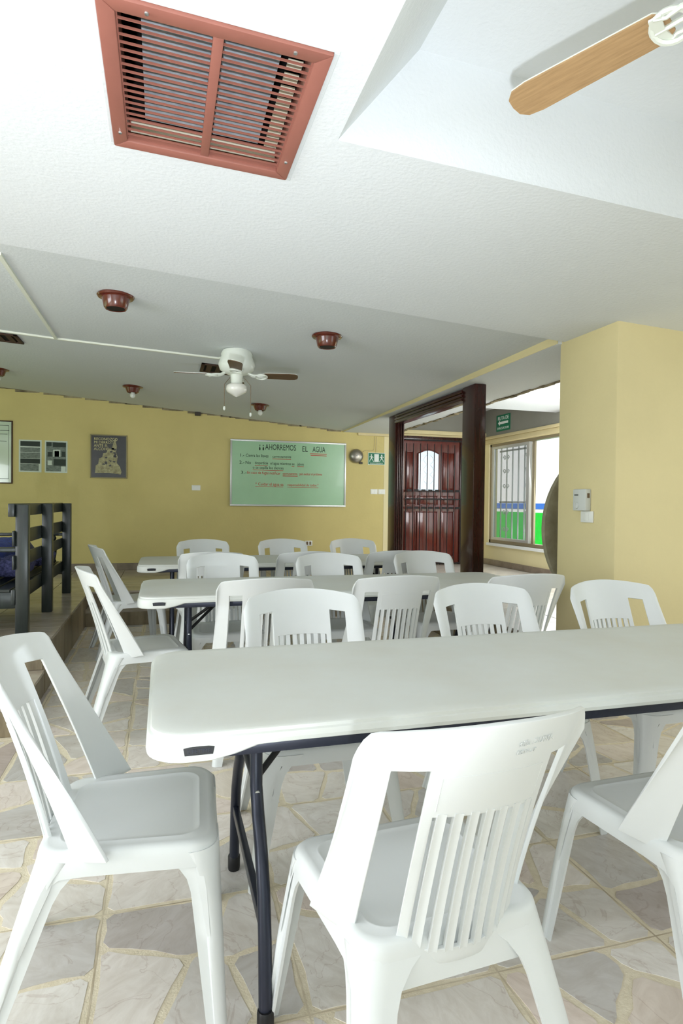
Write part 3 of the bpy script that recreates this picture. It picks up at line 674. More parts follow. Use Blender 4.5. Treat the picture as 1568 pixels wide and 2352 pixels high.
# thermostat on the pier's left face
th = empty('thermostat', (PXc, 3.32, 1.283)); tag(th, 'grey wall thermostat with dial on the yellow pier', 'thermostat')
MB().box(-.042, -.001, -.062, .062, -.068, .068).build('housing', 'thermostat_grey', th, bevel=.005, smooth=30)
MB().lathe([(0, -.052), (.02, -.051), (.022, -.042)], (0, .02, -.035), 20, 'x').build('dial', 'thermostat_grey', th, smooth=40)
MB().box(-.056, -.050, .015, .025, -.052, -.018).build('dial_ridge', 'thermostat_grey', th)
box('maker_mark', 'ink_black', (-.0432, -.0415, .008, .046, .028, .034), th)
MB().box(-.03, -.012, -.0635, -.061, .012, .042).build('side_vent', 'slot_dark', th)
th2 = empty('blank_plate', (PXc, 3.285, 1.176)); tag(th2, 'white plastic wall plate directly below the thermostat on the pier', 'switch plate')
MB().box(-.012, -.001, -.058, .058, -.036, .036).build('plate', 'switch_white', th2, bevel=.004, smooth=30)
box('rocker', 'switch_white', (-.016, -.012, -.02, .02, -.025, .025), th2, .002)

# ------------------------------------------------------------------ ceiling grille (near)
O = ((VX0 + VX1) / 2, (VY0 + VY1) / 2, zn((VX0 + VX1) / 2, 0)); vg = empty('air_grille', O); tag(vg, 'terracotta framed air return grille with many louvres in the near ceiling', 'vent')
vg.rotation_euler = (0, math.atan(.042), 0)
w, h = (VX1 - VX0) / 2, (VY1 - VY0) / 2
F = .045
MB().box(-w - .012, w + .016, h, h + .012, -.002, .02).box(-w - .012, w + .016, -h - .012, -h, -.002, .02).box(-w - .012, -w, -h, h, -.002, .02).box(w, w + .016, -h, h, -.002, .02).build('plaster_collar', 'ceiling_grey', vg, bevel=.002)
def fr_rail(p): return MB().add([(x, y, -.012) for x, y in p] + [(x, y, .012) for x, y in p], [(0, 1, 2, 3), (7, 6, 5, 4), (0, 4, 5, 1), (1, 5, 6, 2), (2, 6, 7, 3), (3, 7, 4, 0)]).build('frame_rail', 'terracotta', vg, bevel=.005, smooth=30)
fr_rail([(-w, -h), (w, -h), (w - F, -h + F), (-w + F, -h + F)]); fr_rail([(w, -h), (w, h), (w - F, h - F), (w - F, -h + F)])
fr_rail([(w, h), (-w, h), (-w + F, h - F), (w - F, h - F)]); fr_rail([(-w, h), (-w, -h), (-w + F, -h + F), (-w + F, h - F)])
for b_ in ((-w + F, w - F, h - F - .003, h - F, 0, .07), (-w + F, w - F, -h + F, -h + F + .003, 0, .07), (-w + F, -w + F + .003, -h + F, h - F, 0, .07), (w - F - .003, w - F, -h + F, h - F, 0, .07)): box('throat', 'terracotta', b_, vg)
box('mullion', 'terracotta', (-.014, .014, -h + F, h - F, -.008, .012), vg, .003)
NS = 20
for k in range(NS):
    yy = -h + F + (2 * h - 2 * F) * (k + .5) / NS
    for s in (0, 1):
        x0, x1 = (-w + F, -.014) if s == 0 else (.014, w - F)
        a = math.radians(35)
        sl = MB(); c, sn = math.cos(a) * .012, math.sin(a) * .012; t = .0014
        sl.hexa([(x0, yy - c, .004), (x1, yy - c, .004), (x1, yy - c + t, .004 - t * .2), (x0, yy - c + t, .004 - t * .2), (x0, yy + c, .004 + 2 * sn), (x1, yy + c, .004 + 2 * sn), (x1, yy + c + t, .004 + 2 * sn), (x0, yy + c + t, .004 + 2 * sn)])
        q = sl.build('louvre', 'slat_olive', vg)
        MB().box(x0, x1, yy - c - .0016, yy - c + .0016, -.001, .005).build('louvre_lip', 'terracotta', q)
for q in ((-w + .025, h - .09), (w - .025, h - .12), (w - .1, -h + .022), (-w + .12, -h + .022)): MB().lathe([(0, -.016), (.005, -.0155), (.006, -.012)], (q[0], q[1], 0), 10).build('screw', 'rivet_steel', vg)
# duct box above with galvanised filter panels
du = MB().box(-w, -w + .01, -h, h, .03, .42).box(w - .01, w, -h, h, .03, .42).box(-w, w, -h, -h + .01, .03, .42).box(-w, w, h - .01, h, .03, .42).box(-w, w, -h, h, .42, .43).build('duct_box', 'duct_dark', vg)
box('filter_panel', 'galvanised', (-w + F + .055, -.012, -h + .03, h - F - .035, .055, .09), vg); box('filter_panel', 'galvanised', (.022, w - F - .075, -h + .03, h - F - .035, .055, .09), vg)
box('duct_flange', 'duct_cream', (-w + F + .01, w - F - .01, h - F - .012, h - F - .004, .02, .055), vg)
for k in range(9): yq = -h + F + .03 + k * (2 * h - 2 * F - .06) / 9; box('duct_fin', 'duct_cream', (w - F - .055, w - F - .012, yq, yq + .04, .045, .05), vg)

# ------------------------------------------------------------------ recessed lamps, small vents, raceway
for k, (px, py, bulb, lab) in enumerate([(-.285, 4.06, 0, 'brown round ceiling lamp nearest the left, in front of the long raceway'), (1.131, 4.29, 0, 'brown round ceiling lamp right of and nearer than the hanging fan'), (-.327, 7.30, 1, 'brown ceiling lamp with bare bulb above the framed poster'), (1.134, 7.45, 1, 'brown ceiling lamp with bare bulb above the whiteboard'), (-1.68, 7.27, 1, 'brown ceiling lamp with bare bulb cut by the left frame edge')]):
    o = empty('ceiling_lamp', (px, py, zf(px, py))); tag(o, lab, 'lamp', 'brown round ceiling lamps')
    MB().lathe([(.0, .002), (.108, .002), (.112, -.006), (.106, -.014), (.085, -.016), (.08, -.022)], n=28).build('flange', 'lamp_brown', o, smooth=45)
    MB().lathe([(.083, -.012), (.078, -.04), (.070, -.075), (.062, -.085), (.055, -.082), (.058, -.05), (.0, -.03)] if not bulb else [(.083, -.012), (.076, -.035), (.062, -.07), (.05, -.075), (.045, -.06), (.0, -.03)], n=28).build('housing', 'lamp_brown', o, smooth=45)
    if bulb: MB().lathe([(0, -.04), (.02, -.045), (.022, -.075), (.03, -.095), (.028, -.115), (.015, -.13), (0, -.134)], n=16).build('bulb', 'bulb_glass', o, smooth=60)
    else: MB().lathe([(0, -.081), (.056, -.082)], n=28).build('aperture', 'lamp_inside', o)
def small_grille(x, y, sx, sy, lab):
    o = empty('ceiling_vent', (x, y, zf(x, y))); tag(o, lab, 'vent', 'small brown ceiling vents'); s = math.atan(-(zf(x + .1, y) - zf(x - .1, y)) / .2); o.rotation_euler = (0, s, 0)
    box('backing', 'duct_dark', (-sx, sx, -sy, sy, -.004, .002), o)
    for b_ in ((-sx, sx, sy - .03, sy, -.014, .0), (-sx, sx, -sy, -sy + .03, -.014, .0), (-sx, -sx + .03, -sy, sy, -.014, 0), (sx - .03, sx, -sy, sy, -.014, 0)): box('frame_rail', 'grille_brown', b_, o, .003)
    n = 4
    for k in range(n): xx = -sx + .03 + (2 * sx - .06) * (k + .5) / n; box('louvre', 'grille_brown', (xx - .022, xx + .022, -sy + .03, sy - .03, -.012, -.005), o)
small_grille(.53, 5.80, .20, .17, 'small brown ceiling vent partly hidden behind the hanging fan')
small_grille(-1.33, 5.62, .20, .14, 'small brown ceiling vent at the left edge of the far ceiling')
def race(pts, name, label):
    mb = MB(); pts = [(x, y, zf(x, y) - .008) for x, y in pts]
    for a, b_ in zip(pts, pts[1:]):
        a, b_ = Vector(a), Vector(b_); d = (b_ - a).normalized(); n = Vector((-d.y, d.x, 0)) * .012
        mb.hexa([a - n - Vector((0, 0, .006)), b_ - n - Vector((0, 0, .006)), b_ + n - Vector((0, 0, .006)), a + n - Vector((0, 0, .006)), a - n + Vector((0, 0, .01)), b_ - n + Vector((0, 0, .01)), b_ + n + Vector((0, 0, .01)), a + n + Vector((0, 0, .01))])
    return tag(mb.build(name, 'raceway'), label, 'raceway')
race([(-2.6, 5.28), (-1.23, 5.39), (-.83, 5.41), (.46, 5.36), (.52, 5.25)], 'cable_raceway', 'long white cable raceway running across far ceiling to the fan')
race([(-.83, 5.40), (-.83, 3.6)], 'cable_raceway', 'short white cable raceway branching towards the camera from the long one')
mk = MB().box(.42, .50, YB - .05, YB - .003, zf(.46, YB) - .05, zf(.46, YB) - .005).build('junction_box', 'bell_dark', bevel=.004); tag(mk, 'tiny dark junction box at the top of the yellow back wall', 'junction box')

# ------------------------------------------------------------------ ceiling fans
def blade_mesh(L0, L1, w0, w1, t, tilt):
    """along +x from L0 to L1"""
    pts = [(L0, -w0 * .55), (L0 + .03, -w0), (L1 - .07, -w1), (L1 - .025, -w1 * .9), (L1 - .004, -w1 * .55), (L1, 0), (L1 - .004, w1 * .55), (L1 - .025, w1 * .9), (L1 - .07, w1), (L0 + .03, w0), (L0, w0 * .55)]
    T = lambda x, y, z: (x, y * math.cos(tilt) - z * math.sin(tilt), y * math.sin(tilt) + z * math.cos(tilt))
    return MB().prism(pts, -t, 0, T)
def fan(loc, ang0, n, zb, label, wood, light_kit, R=.6, drop=.0, tilt=-.2):
    f = empty('ceiling_fan', loc); tag(f, label, 'ceiling fan')
    MB().lathe([(0, 0), (.115, 0), (.128, -.03), (.125, -.045), (.14, -.055 - drop), (.148, -.085 - drop), (.135, -.125 - drop), (.10, -.15 - drop), (.06, -.165 - drop), (0, -.165 - drop)] if light_kit else [(0, 0), (.075, 0), (.07, -.05), (.02, -.065), (.02, -.17), (.06, -.18), (.115, -.2), (.125, -.24), (.115, -.29), (.06, -.315), (0, -.317)], n=32).build('motor_housing', 'fan_white', f, smooth=40)
    for k in range(n):
        a = ang0 + 2 * PI * k / n
        br = MB()
        for s in (-1, 1):
            br.tube([(.09, s * .012, zb + .012), (.13, s * .03, zb - .006), (.165, s * .042, zb - .008), (.20, s * .036, zb - .01), (.225, s * .052, zb - .011)], [.008, .008, .007, .006, .006], 6)
        br.tube([(.09, 0, zb + .015), (.14, 0, zb - .006), (.24, 0, zb - .011)], [.01, .008, .006], 6)
        br.tube([(.2 + .045 * math.cos(q * PI / 10), .048 * math.sin(q * PI / 10), zb - .012 + .048 * math.sin(q * PI / 10) * math.sin(tilt)) for q in range(21)], .0075, 6)
        br.prism([(.205, -.055), (.235, -.055), (.245, 0), (.235, .055), (.205, .055), (.215, 0)], zb - .014, zb - .008)
        o = br.build('blade_bracket', 'fan_white', f, smooth=50); o.rotation_euler = (0, 0, a)
        bl = blade_mesh(.2, R, .047, .057, .006, tilt); bl.v = [(x, y, z + zb) for x, y, z in bl.v]
        o = bl.build('blade', wood, f, smooth=30); o.rotation_euler = (0, 0, a)
        tp = blade_mesh(.2, R, .048, .058, .003, tilt); tp.v = [(x, y, z + zb + .003) for x, y, z in tp.v]
        q = tp.build('blade_top', 'fan_white', f); q.rotation_euler = (0, 0, a)
    if light_kit:
        MB().lathe([(.05, -.16 - drop), (.048, -.20 - drop), (.045, -.235 - drop), (.055, -.25 - drop), (.03, -.252 - drop)], n=24).build('light_fitter', 'fan_white', f, smooth=40)
        MB().lathe([(.045, -.235 - drop), (.07, -.242 - drop), (.084, -.258 - drop), (.086, -.285 - drop), (.076, -.305 - drop), (.04, -.325 - drop), (.016, -.338 - drop), (0, -.345 - drop)], n=32).build('glass_globe', 'glass_opal', f, smooth=60)
        for x, l in ((-.1, .46), (.112, .50)):
            c = MB().tube([(x * .55, -.02, -.19 - drop), (x, -.03, -.25 - drop), (x, -.03, -l)], .0025, 5).build('pull_chain', 'chain_metal', f)
            MB().lathe([(0, -l + .004), (.008, -l), (.01, -l - .02), (.006, -l - .03), (0, -l - .032)], (x, -.03, 0), 10).build('pull_knob', 'fan_white', c, smooth=50)
    return f
fx, fy = .575, 5.06
fan((fx, fy, zf(fx, fy)), math.radians(-8), 4, -.19, 'white hanging ceiling fan with dark brown blades and opal glass globe', 'wood_blade_dark', True, R=.5, drop=.03)
hx, hy = 1.29, 1.07
fan((hx, hy, zt(hx)), math.atan2(1.655 - hy, 1.01 - hx), 5, 2.45 - zt(hx), 'white ceiling fan with light oak blades in raised tray, mostly cut by top edge', 'wood_blade', False, R=.648, tilt=.2)

# ------------------------------------------------------------------ tables
def rrect(hx_, hy_, r, n=8):
    out = []
    for cx, cy, a0 in ((hx_ - r, hy_ - r, 0), (-hx_ + r, hy_ - r, PI / 2), (-hx_ + r, -hy_ + r, PI), (hx_ - r, -hy_ + r, 3 * PI / 2)):
        for k in range(n + 1): a = a0 + PI / 2 * k / n; out.append((cx + r * math.cos(a), cy + r * math.sin(a)))
    return out
HT = .74; TLX, TLY = 1.22, .392
def make_table():
    t = empty('folding_table')
    # top with stepped lip and skirt that hangs lower at both ends
    def dens(hx_, hy_, r):
        base = rrect(hx_, hy_, r); out = []
        for i in range(len(base)):
            p, q = base[i], base[(i + 1) % len(base)]; l = math.hypot(q[0] - p[0], q[1] - p[1]); k = max(1, int(l / .05))
            for s in range(k): out.append((p[0] + (q[0] - p[0]) * s / k, p[1] + (q[1] - p[1]) * s / k))
        return out
    base = dens(TLX, TLY, .085); n = len(base)
    def skirt(x):
        e = TLX - abs(x); a = min(1, max(0, (e - .14) / .11)); a = a * a * (3 - 2 * a); return HT - .062 + .026 * a
    rings = []
    def ring(off, zfun): rings.append([(x * (1 + off / TLX), y * (1 + off / TLY), zfun(x)) for x, y in base])
    ring(-.05, lambda x: HT); ring(-.014, lambda x: HT); ring(-.008, lambda x: HT - .003); ring(-.006, lambda x: HT - .010); ring(-.001, lambda x: HT - .013)
    ring(0.002, lambda x: HT - .020); ring(.004, lambda x: skirt(x) + .012); ring(.002, lambda x: skirt(x) + .003); ring(-.004, lambda x: skirt(x)); ring(-.012, lambda x: skirt(x) + .002); ring(-.016, lambda x: HT - .028)
    v = [p for r_ in rings for p in r_]; f = []
    for k in range(len(rings) - 1):
        for i in range(n): j = (i + 1) % n; f.append((k * n + i, k * n + j, (k + 1) * n + j, (k + 1) * n + i))
    f.append(tuple(range(n))[::-1]); f.append(tuple((len(rings) - 1) * n + i for i in range(n)))
    mesh_obj('tabletop', v, f, 'table_white', t, smooth=35)
    for s in (-1, 1):
        pr = [(-TLX + .11, .682), (-TLX + .22, .706), (TLX - .22, .706), (TLX - .11, .682), (TLX - .14, .679), (-TLX + .14, .679)]
        y0 = s * (TLY - .012)
        MB().box(-TLX + .14, TLX - .14, min(y0, y0 - s * .03), max(y0, y0 - s * .03), .678, .712).build('side_rail', 'steel_blue', t, bevel=.004, smooth=30)
    for e in (-1, 1):
        X = e * (TLX - .27)
        for s in (-1, 1):
            MB().tube([(X, s * .14, .695), (X, s * .145, .60), (X, s * .15, .50), (X, s * .19, .44), (X, s * .24, .38), (X, s * .285, .30), (X, s * .31, .2), (X, s * .325, .06), (X, s * .33, .012)], .0165, 12).build('leg', 'steel_blue', t, smooth=60)
            MB().lathe([(0, 0), (.019, 0), (.0205, .008), (.0205, .045), (.018, .05), (0, .05)], (X, s * .33, 0), 14).build('foot_cap', 'black_plastic', t, smooth=50)
        MB().box(X - .010, X + .010, -.305, .305, .205, .235).build('crossbar', 'steel_blue', t, bevel=.004, smooth=30)
        MB().box(X - .012, X + .012, -.18, .18, .67, .695).build('leg_hinge', 'steel_blue', t, bevel=.004, smooth=30)
        MB().tube([(X, -.15, .505), (X, .15, .505)], .011, 8).build('crossbar', 'steel_blue', t, smooth=60)
        bb = MB()
        for s in (-1, 1): bb.tube([(X, s * .12, .50), (X - e * .10, s * .06, .585), (X - e * .20, s * .012, .67)], .009, 8)
        bb.build('brace', 'black_plastic', t, smooth=60)
        MB().box(min(X, X - e * .34), max(X, X - e * .34), -.012, .012, .655, .685).build('brace_arm', 'black_plastic', t, bevel=.004, smooth=30)
        MB().tube([(X - e * .2 + .014 * math.cos(a * PI / 4), .022 * math.sin(a * PI / 4), .67) for a in range(9)], .0025, 5).build('lock_ring', 'chain_metal', t)
        for s in (-1, 1): MB().lathe([(0, -.0225), (.006, -.022), (.007, -.018)], (X, s * .152, .49), 10, 'y').build('rivet', 'rivet_steel', t)
    # name plate on the long edge
    pl_ = MB().prism([(-.030, -.009), (.030, -.009), (.033, .0065), (.02, .0085), (0, .009), (-.02, .0085), (-.033, .0065)], 0, .0025, lambda x, y, z: (x - TLX + .108, -TLY - .0035 - z, y + .705)).build('name_plate', 'black_plastic', t)
    text('lettering', 'LIFETIME', .0128, 'steel_blue', pl_, (-TLX + .108, -TLY - .0062, .7008), depth=.0006, align='CENTER')
    return t
t1 = make_table()
tb = [t1, copy_tree(t1), copy_tree(t1)]
for o, (x, y, lab) in zip(tb, [(-.028 + TLX, 1.745, 'nearest long white folding table with black nameplate and dark blue legs'), (-.12 + TLX, 3.722, 'middle long white folding table, second from the camera'), (-.185 + TLX, 5.405, 'farthest long white folding table in front of the back steps')]):
    o.location = (x, y, 0.0018); tag(o, lab, 'table', 'white folding tables in three rows')

# ------------------------------------------------------------------ chairs
SH = .445
def seat_outline(sc=1.0, n=8):
    pts = []
    hf, hr, yf, yr, r = .222, .205, .205, -.205, .06
    cs = [(hf - r, yf - r, 0), (-hf + r, yf - r, PI / 2), (-hr + r, yr + r, PI), (hr - r, yr + r, 3 * PI / 2)]
    for cx, cy, a0 in cs:
        for k in range(n + 1): a = a0 + PI / 2 * k / n; pts.append((cx + r * math.cos(a), cy + r * math.sin(a)))
    # densify straight runs
    out = []
    for i in range(len(pts)):
        p, q = pts[i], pts[(i + 1) % len(pts)]; l = math.hypot(q[0] - p[0], q[1] - p[1]); k = max(1, int(l / .045))
        for s in range(k): out.append((p[0] + (q[0] - p[0]) * s / k, p[1] + (q[1] - p[1]) * s / k))
    return out
def shell(a, v):
    """backrest surface: a lateral -1..1, v height 0..1"""
    aa = abs(a)
    z0 = .385 + .04 * min(1, aa ** 3); zt_ = .885 - .026 * aa ** 2 - .045 * max(0, (aa - .88) / .12) ** 2.2
    z = z0 + (zt_ - z0) * v
    W_ = .244 - .004 * v - .006 * math.sin(PI * v)
    yc = -.208 - .105 * v - .045 * v * v; D = .175 * (1 - v) ** 1.15 + .10 * v
    return Vector((a * W_, yc + D * aa ** 2.2, z))
def shell_n(a, v):
    e = .01; da = shell(a + e, v) - shell(a - e, v); dv = shell(a, v + e) - shell(a, v - e); return da.cross(dv).normalized()   # points to -y (rear)
def make_chair():
    c = empty('plastic_chair')
    out = seat_outline(); n = len(out)
    rings = [(.12, lambda y: SH - .010), (.45, lambda y: SH - .009), (.70, lambda y: SH - .006), (.775, lambda y: SH - .0045), (.785, lambda y: SH - .003), (.80, lambda y: SH - .003), (.81, lambda y: SH - .0042), (.90, lambda y: SH - .002), (.955, lambda y: SH - .003), (.985, lambda y: SH - .009), (1.0, lambda y: SH - .020), (1.012, lambda y: SH - .035), (1.02, lambda y: SH - .056), (1.008, lambda y: SH - .056), (.985, lambda y: SH - .02), (.9, lambda y: SH - .012), (.12, lambda y: SH - .014)]
    v = []; f = []
    for s, zz in rings:
        for x, y in out: v.append((x * s, y * s, zz(y) - (.010 * max(0, (y * s - .12) / .1) ** 2 if s < 1.005 else 0) - (.035 * min(1, max(0, (-y - .14) / .05)) if (1.005 < s and zz(y) < SH - .05) else 0)))
    for k in range(len(rings) - 1):
        for i in range(n): j = (i + 1) % n; f.append((k * n + i, (k + 1) * n + i, (k + 1) * n + j, k * n + j))
    f.append(tuple(range(n))); f.append(tuple((len(rings) - 1) * n + i for i in range(n))[::-1])
    mesh_obj('seat', v, f, 'plastic_white', c, smooth=45)
    # legs: folded angle sections, flaring into the seat skirt
    def leg(sx, sy):
        top = Vector((sx * (.222 if sy > 0 else .204), sy * (.205 if sy > 0 else .20), SH - .022))
        foot = Vector((sx * (.275 if sy > 0 else .255), .225 if sy > 0 else -.325, 0))
        prof = []; NT = 14; vv = []; ff = []
        for q in range(NT + 1):
            t = q / NT; cpt = foot.lerp(top, t)
            # ease so the leg leaves the skirt smoothly
            fl = max(0, (t - .78) / .22) ** 2.2
            ax = .036 + .030 * t + .055 * fl; ay = .040 + .034 * t + .055 * fl
            if sy < 0: ax += .006 + .012 * t
            r = .018 + .040 * t ** 2; dx = Vector((-sx, 0, 0)); dy = Vector((0, -sy, 0))
            pts = [cpt + dx * ax, cpt + dx * (ax * .62), cpt + dx * r]
            for k in range(1, 5):
                a = PI / 2 * k / 5; pts.append(cpt + dx * (r * (1 - math.sin(a))) + dy * (r * (1 - math.cos(a))))
            pts += [cpt + dy * r, cpt + dy * (ay * .5), cpt + dy * (ay * .56) + dx * .007, cpt + dy * ay + dx * .007]
            vv += pts; m_ = len(pts)
        for q in range(NT):
            for k in range(m_ - 1): ff.append((q * m_ + k, q * m_ + k + 1, (q + 1) * m_ + k + 1, (q + 1) * m_ + k))
        if sx * sy < 0: ff = [q[::-1] for q in ff]
        mesh_obj('leg', vv, ff, 'plastic_white', c, smooth=50, solid=.007, solid_off=0)
    for sx in (-1, 1):
        for sy in (1, -1): leg(sx, sy)
    # backrest shell with side openings and a slatted field
    al = [0, .1, .2, .3, .40, .43, .455, .5, .505, .51, .57, .64, .70, .745, .75, .755, .80, .86, .91, .95, .975, .99, 1.0]
    al = [-a for a in al[:0:-1]] + al
    vl = [0, .025, .045, .06, .065, .2, .3, .4, .5, .58, .645, .65, .70, .76, .80, .835, .84, .845, .89, .94, .975, .99, 1.0]
    v = []; f = []; keep = {}
    def vid(i, j):
        if (i, j) not in keep: keep[(i, j)] = len(v); v.append(shell(al[i], vl[j]))
        return keep[(i, j)]
    for i in range(len(al) - 1):
        for j in range(len(vl) - 1):
            ac = abs((al[i] + al[i + 1]) / 2); vc = (vl[j] + vl[j + 1]) / 2
            if .505 < ac < .75 and vc < .84: continue
            if ac < .43 and .065 < vc < .645: continue
            if ac > .75 and vc < .025: continue
            f.append((vid(i, j), vid(i + 1, j), vid(i + 1, j + 1), vid(i, j + 1)))
    bk = mesh_obj('backrest', v, f, 'plastic_white', c, smooth=55, solid=.009, solid_off=0, bevel=.0025)
    # embossed frame line on the upper field and moulded maker's mark
    mb = MB(); path = [(-.42, .67), (-.42, .81), (.42, .81), (.42, .67)]
    pp = []
    for (a0, v0), (a1, v1) in zip(path, path[1:]):
        for k in range(9): a, v_ = a0 + (a1 - a0) * k / 8, v0 + (v1 - v0) * k / 8; pp.append(shell(a, v_) + shell_n(a, v_) * .0042)
    mb.tube(pp, .0012, 5); mb.build('embossed_line', 'plastic_white', bk, smooth=60)
    # slats
    NSL = 7
    for k in range(NSL):
        a0 = -.43 + .86 * (k + .5) / (NSL + .0) ; hw_ = .0365
        mb = MB(); rows = []
        NV = 9; vs = []; fs = []
        for q in range(NV):
            v_ = .055 + (.658 - .055) * q / (NV - 1)
            for a, off in ((a0 - hw_, -.004), (a0 + hw_, -.004), (a0 + hw_ * .9, .006), (a0 + hw_ * .25, .0045), (a0 - hw_ * .25, .0045), (a0 - hw_ * .9, .006)): vs.append(shell(a, v_) + shell_n(a, v_) * off)
        for q in range(NV - 1):
            for s in range(6): e = (s + 1) % 6; fs.append((q * 6 + s, q * 6 + e, (q + 1) * 6 + e, (q + 1) * 6 + s))
        fs.append(tuple(range(6))[::-1]); fs.append(tuple((NV - 1) * 6 + s for s in range(6)))
        mesh_obj('slat', vs, fs, 'plastic_white', bk, smooth=30)
    return c
proto = make_chair()
D2 = math.radians
F_, B_ = 0, PI   # facing +Y, facing the camera
chairs = [
    ('A', .533, 1.245, D2(4), 'white plastic chair nearest the camera, slatted back towards us'),
    ('B', -.060, 1.69, D2(-90 - 3), 'white plastic chair at the left end of the nearest table'),
    ('C', 1.345, 1.315, D2(2), 'white plastic chair cut by the right frame edge, at the nearest table'),
    ('D', .549, 2.145, B_, 'left of three white plastic chairs facing us behind the nearest table'),
    ('E', 1.363, 2.155, B_, 'middle of three white plastic chairs facing us behind the nearest table'),
    ('F', 2.046, 2.15, B_, 'right of three white plastic chairs facing us behind nearest table, before the pier'),
    ('G', .49, 3.22, F_, 'left of three white plastic chairs with back to us at middle table'),
    ('H', 1.165, 3.20, F_, 'middle of three white plastic chairs with back to us at middle table'),
    ('I', 1.886, 3.14, F_, 'right of three white plastic chairs with back to us at middle table'),
    ('J', -.09, 3.60, D2(-90 + 10), 'white plastic chair at the left end of the middle table'),
    ('K', .40, 3.97, B_, 'left of three white plastic chairs facing us behind the middle table'),
    ('L', 1.13, 3.90, B_, 'middle of three white plastic chairs facing us behind the middle table'),
    ('M', 1.889, 3.99, B_, 'right of three white plastic chairs facing us behind middle table, before wooden door'),
    ('N', .352, 4.80, F_, 'left of three white plastic chairs with back to us at farthest table'),
    ('O', 1.055, 4.74, F_, 'middle of three white plastic chairs with back to us at farthest table'),
    ('P', 1.753, 4.73, F_, 'right of three white plastic chairs with back to us at farthest table'),
    ('Q', -.215, 5.35, D2(-90 + 12), 'white plastic chair at the left end of the farthest table'),
    ('R', .37, 5.60, B_, 'left of three white plastic chairs behind the farthest table by back wall'),
    ('S', 1.125, 5.60, B_, 'middle of three white plastic chairs behind the farthest table, below the board'),
    ('T', 1.83, 5.58, B_, 'right of three white plastic chairs behind the farthest table, near the jamb'),
]
for k, (nm, x, y, rz, lab) in enumerate(chairs):
    o = proto if k == 0 else copy_tree(proto)
    o.location = (x, y, .0018); o.rotation_euler = (0, 0, rz); tag(o, lab, 'chair', 'white plastic chairs around the three tables')
# raised maker's lettering on the back of the nearest chair
bk = [o for o in bpy.data.objects if o.parent == proto and o.name.startswith('backrest')][0]
p = shell(.34, .90) + shell_n(.34, .90) * .0046
nn = shell_n(.22, .9); zq = Matrix.Rotation(0, 3, 'X')
for s, dz, sz in (('silla DUNA', 0, .017), ('BISTROT', -.017, .011)):
    xx = Vector((-nn.y, nn.x, 0)).normalized(); xx = -xx if xx.x < 0 else xx
    yy = nn.cross(xx); yy = -yy if yy.z < 0 else yy
    q = shell(.1, .905) + nn * .0062 + yy * dz
    t = text('raised_lettering', s.replace(' ', '\u00a0'), sz, 'plastic_white', bk, (0, 0, 0), depth=.0007)
    t.matrix_local = Matrix(((xx.x, yy.x, nn.x, q.x), (xx.y, yy.y, nn.y, q.y), (xx.z, yy.z, nn.z, q.z), (0, 0, 0, 1)))

# ------------------------------------------------------------------ bench on the platform
BX = -.92; O = (BX, 5.66, ZP); bn = empty('wooden_bench', O); tag(bn, 'dark stained wooden slat-back bench on the raised marble platform', 'bench')
zz0 = ZP
for y in (4.64, 5.59, 6.67):
    MB().box(-.035, .045, y - O[1] - .035, y - O[1] + .035, 0, .90).build('back_post', 'bench_wood', bn, bevel=.006, smooth=30)
for z0, z1 in ((1.125, 1.215), (.925, 1.03), (.765, .862)):
    MB().box(-.075 if z0 > 1.1 else -.05, -.035, 4.58 - O[1], 6.70 - O[1], z0 - ZP, z1 - ZP).build('back_slat', 'bench_wood', bn, bevel=.005, smooth=30)
MB().box(-.06, -.034, 4.6 - O[1], 6.7 - O[1], .525 - ZP, .63 - ZP).build('seat_rail', 'bench_wood', bn, bevel=.004, smooth=30)
MB().box(-.78, -.75, 4.6 - O[1], 6.7 - O[1], .50 - ZP, .61 - ZP).build('seat_rail', 'bench_wood', bn, bevel=.004, smooth=30)
for k in range(6): MB().box(-.16 - k * .11, -.07 - k * .11, 4.62 - O[1], 6.68 - O[1], .61 - ZP, .63 - ZP).build('seat_slat', 'bench_wood', bn, bevel=.003)
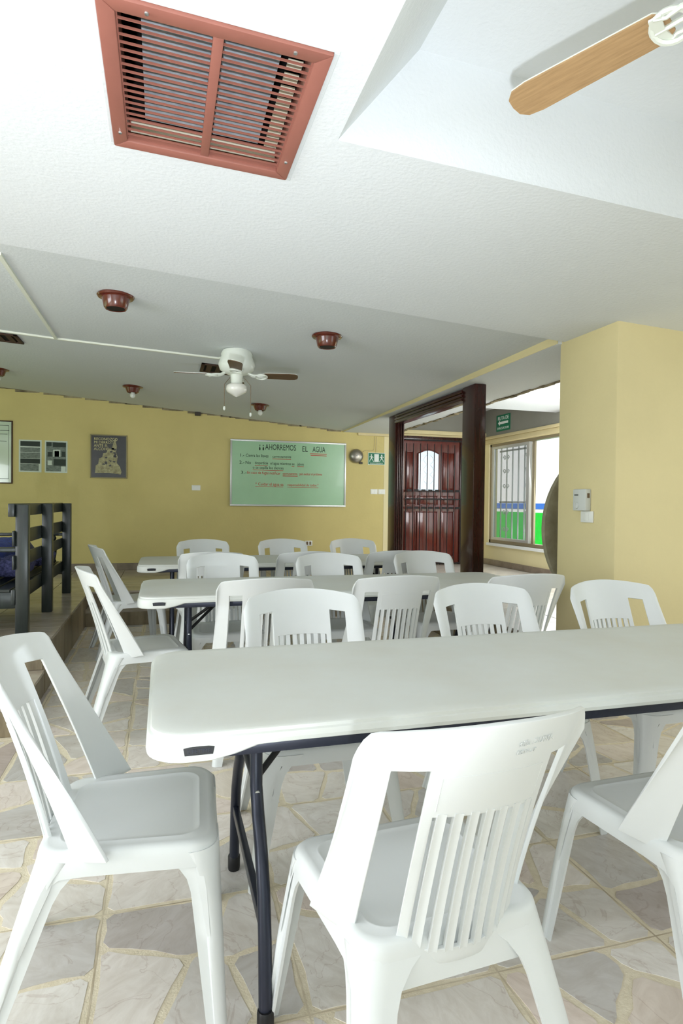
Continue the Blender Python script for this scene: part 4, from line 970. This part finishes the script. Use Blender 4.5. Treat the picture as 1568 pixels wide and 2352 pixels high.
for y in (4.64, 6.67):
    yy = y - O[1]
    MB().box(-.75, -.03, yy - .02, yy + .02, .50 - ZP, .61 - ZP).build('end_rail', 'bench_wood', bn, bevel=.004, smooth=30)
    MB().box(-.80, -.03, yy - .035, yy + .035, .885 - ZP, .915 - ZP).build('armrest', 'bench_wood', bn, bevel=.006, smooth=30)
    MB().box(-.79, -.72, yy - .035, yy + .035, 0, .89 - ZP).build('front_leg', 'bench_wood', bn, bevel=.006, smooth=30)
    for xq in ((-.5,) if y < 5 else (-.12, -.42)): MB().lathe([(.02, 0), (.03, .02), (.022, .04), (.03, .09), (.034, .14), (.03, .19), (.022, .23), (.03, .25), (.02, .275)], (xq, yy, .61 - ZP), 14).build('arm_spindle', 'bench_wood', bn, smooth=50)
def cushion(name, x0, x1, y0, y1, z0, z1, material, label, amp, seed):
    rg = random.Random(seed); nx_, ny_ = 14, 26; v = []; f = []
    for sgn in (1, -1):
        for j in range(ny_ + 1):
            for i in range(nx_ + 1):
                a, b_ = i / nx_ * 2 - 1, j / ny_ * 2 - 1; e = (1 - abs(a) ** 5) * (1 - abs(b_) ** 9); e = max(0, e) ** .45
                w_ = amp * math.sin(a * 5 + seed) * math.cos(b_ * 17 + seed * 2) + rg.uniform(-amp, amp) * .35
                zc = (z0 + z1) / 2; z = zc + sgn * (z1 - zc) * e + (w_ * e if sgn > 0 else 0)
                v.append((x0 + (x1 - x0) * i / nx_, y0 + (y1 - y0) * j / ny_, z))
        b0 = 0 if sgn > 0 else (nx_ + 1) * (ny_ + 1)
        for j in range(ny_):
            for i in range(nx_): q = b0 + j * (nx_ + 1) + i; t = (q, q + 1, q + nx_ + 2, q + nx_ + 1); f.append(t if sgn > 0 else t[::-1])
    me = bpy.data.meshes.new(name); me.from_pydata(v, [], f); bm = bmesh.new(); bm.from_mesh(me); bmesh.ops.remove_doubles(bm, verts=bm.verts[:], dist=1e-4); bm.to_mesh(me); bm.free()
    o = finish(name, me, material, smooth=60); return tag(o, label, 'cushion' if 'cushion' in name else 'blanket')
cushion('seat_cushion', BX - .73, BX - .275, 4.67, 6.62, .632, .89, 'blue_fabric', 'bright blue shiny quilted cushion lying on the bench seat', .012, 2)
cushion('rolled_blanket', BX - .26, BX - .063, 5.02, 5.50, .66, .80, 'blue_dark_fabric', 'rolled dark blue patterned blanket, nearer one against the bench back', .014, 5)
cushion('rolled_blanket', BX - .26, BX - .063, 5.78, 6.5, .66, .78, 'blue_dark_fabric', 'rolled dark blue patterned blanket, farther one against the bench back', .012, 9)
